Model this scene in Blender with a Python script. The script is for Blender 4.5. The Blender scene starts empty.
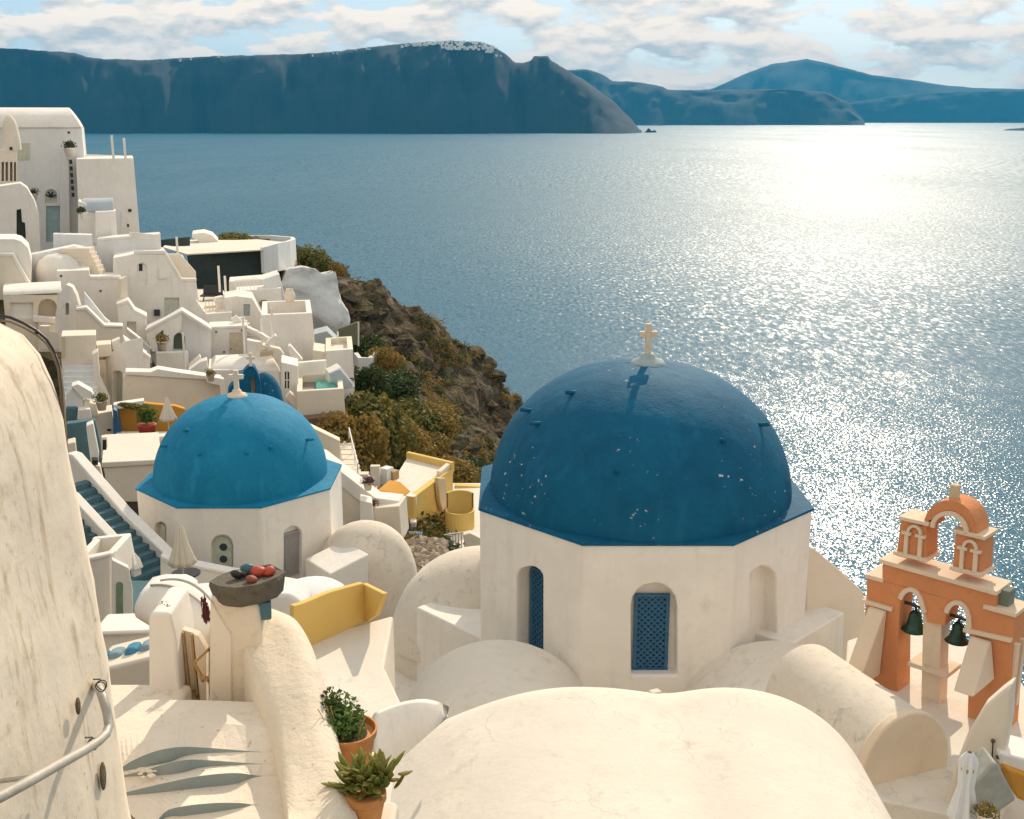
import bpy, bmesh, math, random
import numpy as np
from mathutils import Vector, Matrix, noise
from mathutils.geometry import tessellate_polygon
random.seed(7)
R = math.radians
scn = bpy.context.scene
COL = scn.collection
F = 1150.0; PIT = R(14.34); CX, CY = 512.0, 409.5
SEA = -80.0
SUN_EL, SUN_AZ = R(33), R(16)          # azimuth measured from +Y towards +X

# ------------------------------------------------------------------ measuring
def ray(px, py):
    u = (px-CX)/F; v = (CY-py)/F
    return Vector((u, math.cos(PIT)+v*math.sin(PIT), -math.sin(PIT)+v*math.cos(PIT)))
def at(px, py, Y):
    d = ray(px, py); return d*(Y/d.y)
def onz(px, py, z):
    d = ray(px, py); return d*(z/d.z)
def onx(px, py, x):
    d = ray(px, py); return d*(x/d.x)
def mpp(Y, py):                       # metres per pixel there
    p = at(512, py, Y); return (p.y*math.cos(PIT)-p.z*math.sin(PIT))/F

# ------------------------------------------------------------------ objects
def tag(o, label=None, cat=None, group=None, kind=None):
    if label: o['label'] = label
    if cat: o['category'] = cat
    if group: o['group'] = group
    if kind: o['kind'] = kind
    return o
def thing(name, label, cat, loc, group=None):
    o = bpy.data.objects.new(name, None); COL.objects.link(o)
    o.location = loc; o.empty_display_size = .3
    return tag(o, label, cat, group)
def wloc(o):
    v = Vector((0, 0, 0))
    while o is not None:
        v = v+o.location; o = o.parent
    return v
def mesh(name, verts, faces, mat, parent=None, smooth=False, bevel=0, loc=None, mats=None, fm=None, seg=2):
    verts = [Vector(v) for v in verts]
    if parent is not None: org = wloc(parent)
    elif loc is not None: org = Vector(loc)
    else:
        org = sum(verts, Vector())/len(verts); org.z = min(v.z for v in verts)
    me = bpy.data.meshes.new(name)
    me.from_pydata([tuple(v-org) for v in verts], [], [tuple(f) for f in faces])
    for m in (mats or [mat]): me.materials.append(m)
    if fm:
        for p, i in zip(me.polygons, fm): p.material_index = i
    bm = bmesh.new(); bm.from_mesh(me)
    bmesh.ops.recalc_face_normals(bm, faces=bm.faces)
    bm.to_mesh(me); bm.free()
    if smooth:
        for p in me.polygons: p.use_smooth = True
    me.update()
    o = bpy.data.objects.new(name, me); COL.objects.link(o)
    if parent is not None: o.parent = parent
    else: o.location = org
    if bevel:
        b = o.modifiers.new('soft_edges', 'BEVEL'); b.width = bevel; b.segments = seg
        b.limit_method = 'ANGLE'; b.angle_limit = R(38)
        for p in me.polygons: p.use_smooth = True
        b.harden_normals = True
    return o
class MB:
    """collects simple solids into one mesh"""
    def __init__(s): s.v = []; s.f = []; s.m = []
    def add(s, vs, fs, m=0):
        n = len(s.v); s.v += [Vector(v) for v in vs]; s.f += [tuple(i+n for i in f) for f in fs]; s.m += [m]*len(fs); return s
    def hexa(s, p, m=0):          # p: 4 bottom + 4 top
        return s.add(p, [(0,3,2,1),(4,5,6,7),(0,1,5,4),(1,2,6,5),(2,3,7,6),(3,0,4,7)], m)
    def box(s, c, sx, sy, sz, yaw=0, m=0):   # c: centre of bottom
        c = Vector(c); a = Vector((math.cos(yaw), math.sin(yaw), 0))*sx/2; b = Vector((-math.sin(yaw), math.cos(yaw), 0))*sy/2
        q = [c-a-b, c+a-b, c+a+b, c-a+b]; z = Vector((0,0,sz))
        return s.hexa(q+[v+z for v in q], m)
    def bar(s, a, b, w, h=None, m=0, up=(0,0,1)):   # square bar a->b
        a = Vector(a); b = Vector(b); h = h or w; d = (b-a).normalized(); up = Vector(up)
        if abs(d.dot(up)) > .98: up = Vector((0,1,0))
        x = d.cross(up).normalized()*w/2; y = x.cross(d).normalized()*h/2
        return s.hexa([a-x-y, a+x-y, a+x+y, a-x+y, b-x-y, b+x-y, b+x+y, b-x+y], m)
    def tube(s, pts, r, n=8, m=0):
        pts = [Vector(p) for p in pts]; rs = r if isinstance(r, (list, tuple)) else [r]*len(pts)
        base = len(s.v); prev = None
        for i, p in enumerate(pts):
            d = (pts[min(i+1, len(pts)-1)]-pts[max(i-1, 0)]).normalized()
            x = prev if prev is not None else (Vector((0,0,1)) if abs(d.z) < .9 else Vector((1,0,0)))
            x = (x-d*x.dot(d)).normalized(); y = d.cross(x); prev = x
            for k in range(n):
                a = 2*math.pi*k/n; s.v.append(p+(x*math.cos(a)+y*math.sin(a))*rs[i])
        for i in range(len(pts)-1):
            for k in range(n):
                k2 = (k+1) % n
                s.f.append((base+i*n+k, base+i*n+k2, base+(i+1)*n+k2, base+(i+1)*n+k)); s.m.append(m)
        s.f.append(tuple(base+k for k in range(n))[::-1]); s.m.append(m)
        s.f.append(tuple(base+(len(pts)-1)*n+k for k in range(n))); s.m.append(m)
        return s
    def lathe(s, c, prof, n=20, m=0, sq=(1,1), ang0=0, arc=2*math.pi, wob=0, axis=None):
        c = Vector(c); base = len(s.v); full = abs(arc-2*math.pi) < 1e-6; cols = n if full else n+1
        for (r, z) in prof:
            for k in range(cols):
                a = ang0+arc*k/n; rr = r*(1+wob*math.sin(3*a+z*9)*.5+wob*math.sin(7*a+1)*.5)
                p = Vector((rr*math.cos(a)*sq[0], rr*math.sin(a)*sq[1], z))
                s.v.append(c+(axis @ p if axis else p))
        for i in range(len(prof)-1):
            for k in range(n):
                k2 = (k+1) % cols
                s.f.append((base+i*cols+k, base+i*cols+k2, base+(i+1)*cols+k2, base+(i+1)*cols+k)); s.m.append(m)
        return s
    def ball(s, c, rx, ry, rz, n=10, m=0):
        prof = [(math.sin(math.pi*i/n)+1e-4, -math.cos(math.pi*i/n)) for i in range(n+1)]
        base = len(s.v); s.lathe((0,0,0), prof, n*2-4, m)
        c = Vector(c)
        for i in range(base, len(s.v)):
            v = s.v[i]; s.v[i] = c+Vector((v.x*rx, v.y*ry, v.z*rz))
        return s
    def build(s, name, mat, parent=None, **kw):
        if isinstance(mat, (list, tuple)): return mesh(name, s.v, s.f, None, parent, mats=mat, fm=s.m, **kw)
        return mesh(name, s.v, s.f, mat, parent, **kw)

AUTO = False
class Plane:
    """a vertical facade plane: pixels on it become points"""
    def __init__(s, px, py, Y, yaw=None):
        if yaw is None: yaw = math.degrees(math.atan((CX-px)/F))*.9 if AUTO else 0
        s.o = at(px, py, Y); s.t = Vector((math.cos(R(yaw)), math.sin(R(yaw)), 0)); s.n = Vector((math.sin(R(yaw)), -math.cos(R(yaw)), 0))
        s.yaw = R(yaw)
    def p(s, px, py, off=0):       # off: metres in front of the plane
        d = ray(px, py); o = s.o+s.n*off
        return d*(o.dot(s.n)/d.dot(s.n))
    def st(s, p): return Vector(((p-s.o).dot(s.t), p.z, 0))
def prism(name, pl, pts, depth, mat, parent=None, holes=(), off=0, bevel=.05, recess=.25, batter=0, **kw):
    """outline (pixels on the plane) pushed back by depth; holes are real recesses open to the front"""
    out = [pl.p(x, y, off) for x, y in pts]
    hs = [[pl.p(x, y, off) for x, y in h] for h in holes]
    b = -pl.n*depth; V = list(out); Fc = []; n = len(out)
    V += [v+b for v in out]
    if hs:
        allp = out+[v for h in hs for v in h]
        tri = tessellate_polygon([[pl.st(v) for v in out]]+[[pl.st(v) for v in h] for h in hs])
        idx = list(range(n)); k = len(V)
        for h in hs:
            for v in h: idx.append(k); V.append(v); k += 1
        Fc += [tuple(idx[i] for i in t) for t in tri]
        for h in hs:
            pass
        k0 = 2*n
        for h in hs:
            m = len(h); kb = len(V); V += [v-pl.n*min(recess, depth*.8) for v in h]
            for i in range(m):
                j = (i+1) % m; Fc.append((k0+i, k0+j, kb+j, kb+i))
            Fc.append(tuple(range(kb, kb+m))); k0 += m
    else: Fc.append(tuple(range(n)))
    Fc.append(tuple(range(2*n-1, n-1, -1)))
    for i in range(n):
        j = (i+1) % n; Fc.append((i, j, n+j, n+i))
    return mesh(name, V, Fc, mat, parent, bevel=bevel, **kw)
def panel(name, pl, pts, mat, parent, off=0, thick=.04, bevel=0):
    return prism(name, pl, pts, thick, mat, parent, off=off, bevel=bevel)
def rect(x0, x1, y0, y1): return [(x0, y0), (x1, y0), (x1, y1), (x0, y1)]
def arch(x0, x1, yt, yb, n=8, spring=None, yt2=None):
    c = (x0+x1)/2; r = (x1-x0)/2; h = spring if spring else r
    return [(x0, yb)]+[(c-r*math.cos(math.pi*i/n), yt+h-h*math.sin(math.pi*i/n)) for i in range(n+1)]+[(x1, yb)]
def barrel(name, pl, x0, x1, yc, yb, depth, mat, parent, n=14, endslope=0, down=.0):
    """barrel vault whose axis follows the facade; crest at row yc, springing at row yb on the plane"""
    a = pl.p(x0, yb); b = pl.p(x1, yb); V = []; Fc = []
    mid = (a+b)/2-pl.n*depth/2; dd = ray((x0+x1)/2, yc)
    o = pl.o-pl.n*depth/2; cr = dd*(o.dot(pl.n)/dd.dot(pl.n)); h = max(.3, cr.z-a.z)
    for e, base in enumerate((a, b)):
        for i in range(n+1):
            t = math.pi*i/n; w = -pl.n*(depth/2*(1-math.cos(t)))
            V.append(Vector((base.x, base.y, a.z))+w+Vector((0,0,h*max(0,math.sin(t))**.85))+pl.t*(endslope*math.sin(t)*(-1 if e else 1)))
    m = n+1
    for i in range(n): Fc.append((i, i+1, m+i+1, m+i))
    Fc.append(tuple(range(m))); Fc.append(tuple(range(2*m-1, m-1, -1))); Fc.append((0, m, 2*m-1, n))
    return mesh(name, V, Fc, mat, parent, bevel=.06)
def loft(name, secs, mat, parent=None, closed=True, cap=True, smooth=True, **kw):
    n = len(secs[0]); V = [v for s in secs for v in s]; Fc = []
    for i in range(len(secs)-1):
        for k in range(n if closed else n-1):
            k2 = (k+1) % n; Fc.append((i*n+k, i*n+k2, (i+1)*n+k2, (i+1)*n+k))
    if cap and closed:
        Fc.append(tuple(range(n))[::-1]); Fc.append(tuple((len(secs)-1)*n+k for k in range(n)))
    return mesh(name, V, Fc, mat, parent, smooth=smooth, **kw)
def copy_tree(o, parent=None):
    c = o.copy(); COL.objects.link(c); c.parent = parent
    for ch in list(o.children): copy_tree(ch, c)
    return c

# ------------------------------------------------------------------ materials
class NT:
    def __init__(s, tree): s.t = tree
    def n(s, ty, **kw):
        nd = s.t.nodes.new(ty)
        for k, v in kw.items():
            if k.startswith('_'): setattr(nd, k[1:], v)
            else:
                key = int(k[1:]) if k[0] == 'i' and k[1:].isdigit() else k
                inp = nd.inputs[key]
                if isinstance(v, bpy.types.NodeSocket): s.t.links.new(v, inp)
                else: inp.default_value = v
        return nd
    def math(s, op, a, b=0.0, c=0.0, clamp=False):
        return s.n('ShaderNodeMath', _operation=op, _use_clamp=clamp, i0=a, i1=b, i2=c).outputs[0]
    def vec(s, op, a, b=(0,0,0)):
        nd = s.n('ShaderNodeVectorMath', _operation=op, i0=a)
        if op == 'SCALE':
            if isinstance(b, bpy.types.NodeSocket): s.t.links.new(b, nd.inputs[3])
            else: nd.inputs[3].default_value = b
        elif isinstance(b, bpy.types.NodeSocket): s.t.links.new(b, nd.inputs[1])
        else: nd.inputs[1].default_value = b
        return nd.outputs[0]
    def ramp(s, f, stops):
        r = s.n('ShaderNodeValToRGB'); s.t.links.new(f, r.inputs[0]); e = r.color_ramp.elements
        while len(e) < len(stops): e.new(.5)
        for q, (p, c) in zip(e, stops):
            q.position = p; q.color = (c, c, c, 1) if isinstance(c, (int, float)) else (*c, 1)
        return r.outputs[0]
    def mix(s, f, a, b, ty='MIX'):
        nd = s.n('ShaderNodeMix', _data_type='RGBA', _blend_type=ty)
        for sock, v in ((nd.inputs[0], f), (nd.inputs[6], a), (nd.inputs[7], b)):
            if isinstance(v, bpy.types.NodeSocket): s.t.links.new(v, sock)
            else: sock.default_value = v if isinstance(v, (int, float)) else (*v[:3], 1)
        return nd.outputs[2]
    def noise(s, vec, scale, detail=4, rough=.55, dist=0, col=False):
        nd = s.n('ShaderNodeTexNoise', Scale=scale, Detail=detail, Roughness=rough, Distortion=dist)
        s.t.links.new(vec, nd.inputs['Vector']); return nd.outputs['Color' if col else 0]
def newmat(name):
    m = bpy.data.materials.new(name); m.use_nodes = True; t = NT(m.node_tree)
    b = m.node_tree.nodes['Principled BSDF']
    return m, t, b
def pos(t): return t.n('ShaderNodeNewGeometry').outputs['Position']
def mapv(t, v, sc): return t.vec('MULTIPLY', v, sc)
def plaster(name, base, dirt=(.45, .38, .28), amt=.25, scale=.7, bump=.25, streak=0, rough=.9, speck=.0, fine=14, cracks=0, drips=0):
    m, t, b = newmat(name); p = pos(t)
    n1 = t.noise(p, scale, 5, .6)
    n2 = t.noise(p, scale*5.3, 6, .65)
    c = t.mix(t.ramp(n1, [(.3, 0.0), (.7, 1.0)]), [x*.92 for x in base], [min(1, x*1.04) for x in base])
    dmask = t.math('MULTIPLY', t.ramp(n2, [(.52, 0.0), (.75, 1.0)]), t.ramp(n1, [(.42, 0.0), (.62, 1.0)]))
    c = t.mix(t.math('MULTIPLY', dmask, amt), c, dirt)
    if streak:
        n3 = t.noise(mapv(t, p, (17, 17, 1.7)), 1.0, 6, .65)
        sm = t.math('MULTIPLY', t.ramp(n3, [(.55, 0.0), (.68, 1.0)]), streak)
        c = t.mix(sm, c, [dirt[0]*.8, dirt[1]*.72, dirt[2]*.62])
    if speck:
        n4 = t.noise(p, 26, 3, .6)
        c = t.mix(t.math('MULTIPLY', t.ramp(n4, [(.66, 0.0), (.7, 1.0)]), speck), c, [x*.45 for x in dirt])
    if drips:
        n5 = t.noise(mapv(t, p, (3.2, 3.2, .35)), 1.0, 5, .6)
        c = t.mix(t.math('MULTIPLY', t.ramp(n5, [(.52, 0.0), (.72, 1.0)]), drips), c, [x*.75 for x in dirt])
    if cracks:
        wp = t.vec('ADD', p, t.vec('SCALE', t.noise(p, 2.2, 4, .6, col=True), .5))
        vo = t.n('ShaderNodeTexVoronoi', _feature='DISTANCE_TO_EDGE', Scale=.75); t.t.links.new(wp, vo.inputs['Vector'])
        k = t.math('MULTIPLY', t.ramp(vo.outputs['Distance'], [(.0, 1.0), (.012, 0.0)]), t.ramp(n1, [(.45, 0.0), (.6, 1.0)]))
        c = t.mix(t.math('MULTIPLY', k, cracks), c, [x*.5 for x in dirt])
    t.t.links.new(c, b.inputs['Base Color']); b.inputs['Roughness'].default_value = rough
    b.inputs['Specular IOR Level'].default_value = .25
    h = t.math('ADD', t.noise(p, 1.6, 3, .5), t.math('MULTIPLY', t.noise(p, fine, 5, .6), .16))
    bp = t.n('ShaderNodeBump', Strength=bump, Distance=.12, Height=h)
    t.t.links.new(bp.outputs[0], b.inputs['Normal'])
    return m
def simple(name, base, rough=.6, metal=0, var=.15, scale=6, bump=.1):
    m, t, b = newmat(name); p = pos(t); n1 = t.noise(p, scale, 5, .6)
    c = t.mix(t.ramp(n1, [(.3, 0.0), (.7, 1.0)]), [x*(1-var) for x in base], [min(1, x*(1+var)) for x in base])
    t.t.links.new(c, b.inputs['Base Color']); b.inputs['Roughness'].default_value = rough; b.inputs['Metallic'].default_value = metal
    if bump:
        bp = t.n('ShaderNodeBump', Strength=bump, Distance=.05, Height=t.noise(p, scale*3, 4, .6)); t.t.links.new(bp.outputs[0], b.inputs['Normal'])
    return m
WHITE = plaster('white_plaster', (.84, .79, .715), amt=.3, bump=.18, drips=.12)
WHITE2 = plaster('cool_white_plaster', (.76, .76, .74), amt=.2, bump=.14, drips=.12)
CREAM = plaster('cream_plaster', (.78, .69, .56), amt=.3, bump=.2)
ROOFW = plaster('weathered_roof_plaster', (.755, .685, .585), dirt=(.42, .36, .27), amt=.7, scale=.6, bump=.25, speck=.3, cracks=.3)
STAINSHADE = plaster('stained_shade_plaster', (.72, .64, .53), dirt=(.30, .27, .19), amt=.8, scale=.8, bump=.3, speck=.35)
OLDWALL = plaster('weathered_wall_plaster', (.86, .74, .585), dirt=(.50, .37, .21), amt=.8, scale=2.6, bump=.22, streak=.6, speck=.35, fine=11)
YELLOW = plaster('ochre_plaster', (.74, .50, .15), dirt=(.5, .4, .2), amt=.3)
ORANGEW = plaster('orange_plaster', (.62, .30, .05), dirt=(.4, .2, .06), amt=.3)
TERRA = plaster('terracotta_plaster', (.66, .27, .115), dirt=(.42, .22, .13), amt=.8, scale=1.6, speck=.4, bump=.4)
TRIM = plaster('sand_trim_plaster', (.76, .61, .45), amt=.3)
OCHRE = plaster('faded_ochre_plaster', (.62, .50, .32), amt=.5)
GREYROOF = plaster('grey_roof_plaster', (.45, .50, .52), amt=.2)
DOMEB = None
def dome_mat(name, base, lite, chips):
    m, t, b = newmat(name); p = pos(t)
    n1 = t.noise(p, .9, 5, .6); n2 = t.noise(p, 7, 4, .6)
    c = t.mix(t.ramp(n1, [(.3, 0.0), (.75, 1.0)]), base, lite)
    c = t.mix(t.math('MULTIPLY', t.ramp(n2, [(.45, 0.0), (.8, 1.0)]), .35), c, [x*.7 for x in base])
    n6 = t.noise(mapv(t, p, (2.6, 2.6, .5)), 1.0, 6, .65); c = t.mix(t.math('MULTIPLY', t.ramp(n6, [(.5, 0.0), (.75, 1.0)]), .3), c, [min(1, x*1.5+.02) for x in lite])
    if chips:
        n3 = t.noise(mapv(t, p, (1, 1, 1.3)), 6.5, 4, .62); n4 = t.noise(p, .6, 2, .5)
        k = t.math('MULTIPLY', t.ramp(n3, [(.665, 0.0), (.675, 1.0)]), t.ramp(n4, [(.50, 0.0), (.54, 1.0)]))
        c = t.mix(k, c, (.62, .58, .5))
    t.t.links.new(c, b.inputs['Base Color']); b.inputs['Roughness'].default_value = .75; b.inputs['Specular IOR Level'].default_value = .2
    h = t.math('ADD', t.noise(p, 4, 4, .6), t.math('MULTIPLY', t.noise(mapv(t, p, (1, 1, 2.5)), 16, 4, .6), .4))
    bp = t.n('ShaderNodeBump', Strength=.28, Distance=.07, Height=h); t.t.links.new(bp.outputs[0], b.inputs['Normal'])
    return m
DOMEB = dome_mat('blue_dome_paint', (.001, .082, .165), (.003, .12, .225), True)
DOMEC = dome_mat('light_blue_dome_paint', (.005, .18, .325), (.012, .23, .40), False)
BLUEWOOD = simple('blue_wood', (.025, .12, .23), .6)
DARK = simple('dark_opening', (.02, .025, .03), .7, bump=0)
GLASS = simple('dark_window_glass', (.03, .05, .06), .12, bump=0)
DOORW = simple('pale_green_door_paint', (.52, .54, .44), .6)
DOORB = simple('sand_door_paint', (.62, .52, .38), .6, scale=3)
OLIVE = simple('olive_door_paint', (.33, .30, .12), .6)
TURQ = simple('turquoise_door_paint', (.03, .38, .42), .55)
WOOD = simple('weathered_wood', (.42, .27, .12), .75, scale=12)
PIPE = simple('grey_pipe_paint', (.46, .43, .37), .5, metal=.2)
BLACK = simple('black_metal', (.02, .02, .022), .45)
CANVAS = plaster('parasol_canvas', (.74, .66, .54), amt=.15, bump=.1)
BRONZE = simple('green_bronze', (.03, .07, .05), .4, metal=.6, var=.4)
STONE = plaster('dark_slab_stone', (.15, .13, .10), dirt=(.045, .04, .035), amt=.85, scale=4, bump=.9, fine=40)
CLAY = simple('clay_pot', (.58, .25, .075), .75, scale=9, var=.25)
RED = simple('red_glaze', (.45, .06, .03), .5, scale=10)
TEAL = plaster('blue_stair_paint', (.085, .165, .19), dirt=(.18, .27, .28), amt=.4)
CUSH = simple('blue_cushion_fabric', (.06, .24, .36), .85, scale=20)
CUSH2 = simple('grey_blue_cushion_fabric', (.22, .32, .36), .85, scale=20)
DARKSTONE = plaster('dark_stone_wall', (.045, .06, .055), dirt=(.1, .11, .1), amt=.5, scale=1.5, bump=.8)
WROCK = plaster('whitewashed_rock', (.66, .66, .64), dirt=(.35, .33, .3), amt=.6, scale=.35, bump=.9)
SOIL = simple('potting_soil', (.05, .035, .025), .95)
def foliage(name, a, b_, tip=None):
    m, t, b = newmat(name); p = pos(t)
    oi = t.n('ShaderNodeObjectInfo').outputs['Random']
    n1 = t.noise(p, 1.1, 3, .6); n2 = t.noise(p, 9, 2, .5)
    c = t.mix(t.ramp(n2, [(.3, 0.0), (.7, 1.0)]), a, b_)
    if tip: c = t.mix(t.math('MULTIPLY', t.ramp(n1, [(.42, 0.0), (.62, 1.0)]), .85), c, tip)
    t.t.links.new(c, b.inputs['Base Color']); b.inputs['Roughness'].default_value = .7
    b.inputs['Specular IOR Level'].default_value = .2
    tr = t.n('ShaderNodeBsdfTranslucent'); t.t.links.new(c, tr.inputs[0])
    mx = t.n('ShaderNodeMixShader', i0=.3); t.t.links.new(b.outputs[0], mx.inputs[1]); t.t.links.new(tr.outputs[0], mx.inputs[2])
    t.t.links.new(mx.outputs[0], m.node_tree.nodes['Material Output'].inputs[0])
    return m
LEAFG = foliage('green_shrub_leaves', (.065, .09, .018), (.15, .17, .04), (.28, .20, .045))
LEAFO = foliage('rusty_shrub_leaves', (.15, .12, .025), (.28, .20, .05), (.34, .20, .045))
LEAFD = foliage('dark_shrub_leaves', (.035, .06, .018), (.08, .11, .032))
LEAFH = foliage('herb_leaves', (.06, .13, .03), (.16, .25, .06))
LEAFS = foliage('succulent_leaves', (.16, .21, .04), (.34, .33, .08))
LEAFR = foliage('dry_red_flowers', (.10, .03, .03), (.16, .05, .045))

# ------------------------------------------------------------------ camera, light, sky
cam = bpy.data.cameras.new('camera'); co = bpy.data.objects.new('camera', cam); COL.objects.link(co)
co.rotation_euler = (R(90)-PIT, 0, 0); cam.sensor_width = 36; cam.lens = F/1024*36
cam.clip_start = .05; cam.clip_end = 60000; scn.camera = co
sl = bpy.data.lights.new('sun', 'SUN'); so = bpy.data.objects.new('sun', sl); COL.objects.link(so)
sl.energy = 2.95; sl.angle = R(.5); sl.color = (1, .86, .68)
sd = Vector((math.sin(SUN_AZ)*math.cos(SUN_EL), math.cos(SUN_AZ)*math.cos(SUN_EL), math.sin(SUN_EL)))
so.rotation_euler = (-sd).to_track_quat('-Z', 'Y').to_euler(); so.location = (0, 0, 50)
w = bpy.data.worlds.new('World'); scn.world = w; w.use_nodes = True; wt = NT(w.node_tree)
bg = w.node_tree.nodes['Background']
sky = wt.n('ShaderNodeTexSky', _sky_type='NISHITA', _sun_disc=False, _sun_elevation=SUN_EL, _sun_rotation=SUN_AZ, _altitude=100, _air_density=1.0, _dust_density=1.0, _ozone_density=1.0)
gen = wt.n('ShaderNodeTexCoord').outputs['Generated']
sx = wt.n('ShaderNodeSeparateXYZ'); wt.t.links.new(gen, sx.inputs[0])
az = wt.math('ARCTAN2', sx.outputs[0], sx.outputs[1]); el = wt.math('ARCSINE', sx.outputs[2])
def cl(dz):
    c = wt.n('ShaderNodeCombineXYZ', X=wt.math('MULTIPLY', az, 16.0), Y=wt.math('MULTIPLY', wt.math('ADD', el, dz), 40.0), Z=3.7)
    return wt.noise(c.outputs[0], 1.0, 10, .55, .1)
d0 = cl(0.0); d1 = cl(.0065)
cover = wt.ramp(d0, [(.405, 0.0), (.475, 1.0)])
shade = wt.math('ADD', wt.math('MULTIPLY', wt.math('SUBTRACT', d0, d1), 5.5), .62, clamp=True)
ccol = wt.mix(shade, (5.4, 5.6, 5.6), (10.6, 9.5, 8.0))
skyc = wt.mix(.6, sky.outputs[0], (4.3, 5.5, 6.9))
low = wt.n('ShaderNodeMapRange', i1=.0, i2=.16, i3=1.55, i4=1.0); wt.t.links.new(el, low.inputs[0])
warm = wt.n('ShaderNodeCombineXYZ', X=low.outputs[0], Y=wt.math('ADD', wt.math('MULTIPLY', low.outputs[0], .55), .45), Z=wt.math('ADD', wt.math('MULTIPLY', low.outputs[0], .3), .7))
fin_ = wt.mix(wt.math('MULTIPLY', cover, .94), wt.vec('SCALE', skyc, low.outputs[0]), wt.vec('MULTIPLY', ccol, warm.outputs[0]))
wt.t.links.new(fin_, bg.inputs[0])
bg.inputs[1].default_value = .085
scn.view_settings.view_transform = 'Standard'; scn.view_settings.look = 'None'
scn.view_settings.exposure = .46; scn.view_settings.gamma = 1
scn.cycles.use_denoising = True
scn.cycles.max_bounces = 8; scn.cycles.volume_bounces = 0
scn.cycles.sample_clamp_indirect = 6

# ------------------------------------------------------------------ sea, far land, haze
def sea_mat():
    m, t, b = newmat('sea_water'); p = pos(t)
    big = t.noise(mapv(t, p, (.0035, .0011, 0)), 1.0, 4, .55)          # wind lanes
    half = (.5, .5, .5)
    sxyz = t.n('ShaderNodeSeparateXYZ'); t.t.links.new(p, sxyz.inputs[0]); Yd = sxyz.outputs[1]
    def band(a, b_, c, d):      # a wave train that shows between the distances a..d
        r1 = t.n('ShaderNodeMapRange', _interpolation_type='SMOOTHSTEP', i1=a, i2=b_, i3=0.0, i4=1.0); t.t.links.new(Yd, r1.inputs[0])
        r2 = t.n('ShaderNodeMapRange', _interpolation_type='SMOOTHSTEP', i1=c, i2=d, i3=1.0, i4=0.0); t.t.links.new(Yd, r2.inputs[0])
        return t.math('MULTIPLY', r1.outputs[0], r2.outputs[0])
    def waves(sx, sy, amp, m=None):
        v = t.vec('SCALE', t.vec('SUBTRACT', t.noise(mapv(t, p, (sx, sy, 0)), 1.0, 2, .6, col=True), half), amp)
        return v if m is None else t.vec('SCALE', v, m)
    lane = t.math('ADD', t.math('MULTIPLY', big, .8), .55)
    sl_ = waves(.06, .03, .12)
    for w_ in (waves(2.6, 1.4, 1.25, band(-1e3, -9e2, 240, 520)), waves(.62, .20, .95, band(240, 520, 900, 1700)), waves(.25, .045, .8, band(900, 1700, 3000, 6000)), waves(.10, .012, .6, band(3000, 6000, 1e6, 2e6))):
        sl_ = t.vec('ADD', sl_, w_)
    sl_ = t.vec('SCALE', t.vec('MULTIPLY', sl_, (1, 1, 0)), lane)
    far = band(150, 900, 1e6, 2e6)
    t.t.links.new(t.math('MULTIPLY', lane, t.math('ADD', .21, t.math('MULTIPLY', far, .28))), b.inputs['Roughness'])
    nn = t.vec('NORMALIZE', t.vec('ADD', sl_, (0, 0, 1)))
    t.t.links.new(nn, b.inputs['Normal'])
    b.inputs['Base Color'].default_value = (.001, .095, .16, 1)
    b.inputs['IOR'].default_value = 1.24
    return m
SEAM = sea_mat()
X0, X1, Y0, Y1 = -13500, 14500, -900, 20500
ss = [(X0, Y0, SEA), (X1, Y0, SEA), (X1, Y1, SEA), (X0, Y1, SEA)]
tag(mesh('sea', ss, [(0, 1, 2, 3)], SEAM), kind='structure')

def hill_mat(name, a, b_, strata=.02):
    m, t, b = newmat(name); p = pos(t)
    n1 = t.noise(mapv(t, p, (.004, .004, .012)), 1.0, 8, .65); n2 = t.noise(mapv(t, p, (.002, .002, strata)), 1.0, 5, .6)
    c = t.mix(t.ramp(n1, [(.35, 0.0), (.65, 1.0)]), a, b_)
    c = t.mix(t.math('MULTIPLY', t.ramp(n2, [(.45, 0.0), (.62, 1.0)]), .3), c, [x*.6 for x in a])
    t.t.links.new(c, b.inputs['Base Color']); b.inputs['Roughness'].default_value = .95
    return m
HILL = hill_mat('far_cliff_rock', (.005, .010, .012), (.010, .015, .016))
def interp(pr, x):
    for (xa, ya), (xb, yb) in zip(pr, pr[1:]):
        if xa <= x <= xb: return ya+(yb-ya)*(x-xa)/(xb-xa)
    return pr[-1][1] if x > pr[-1][0] else pr[0][1]
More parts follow.
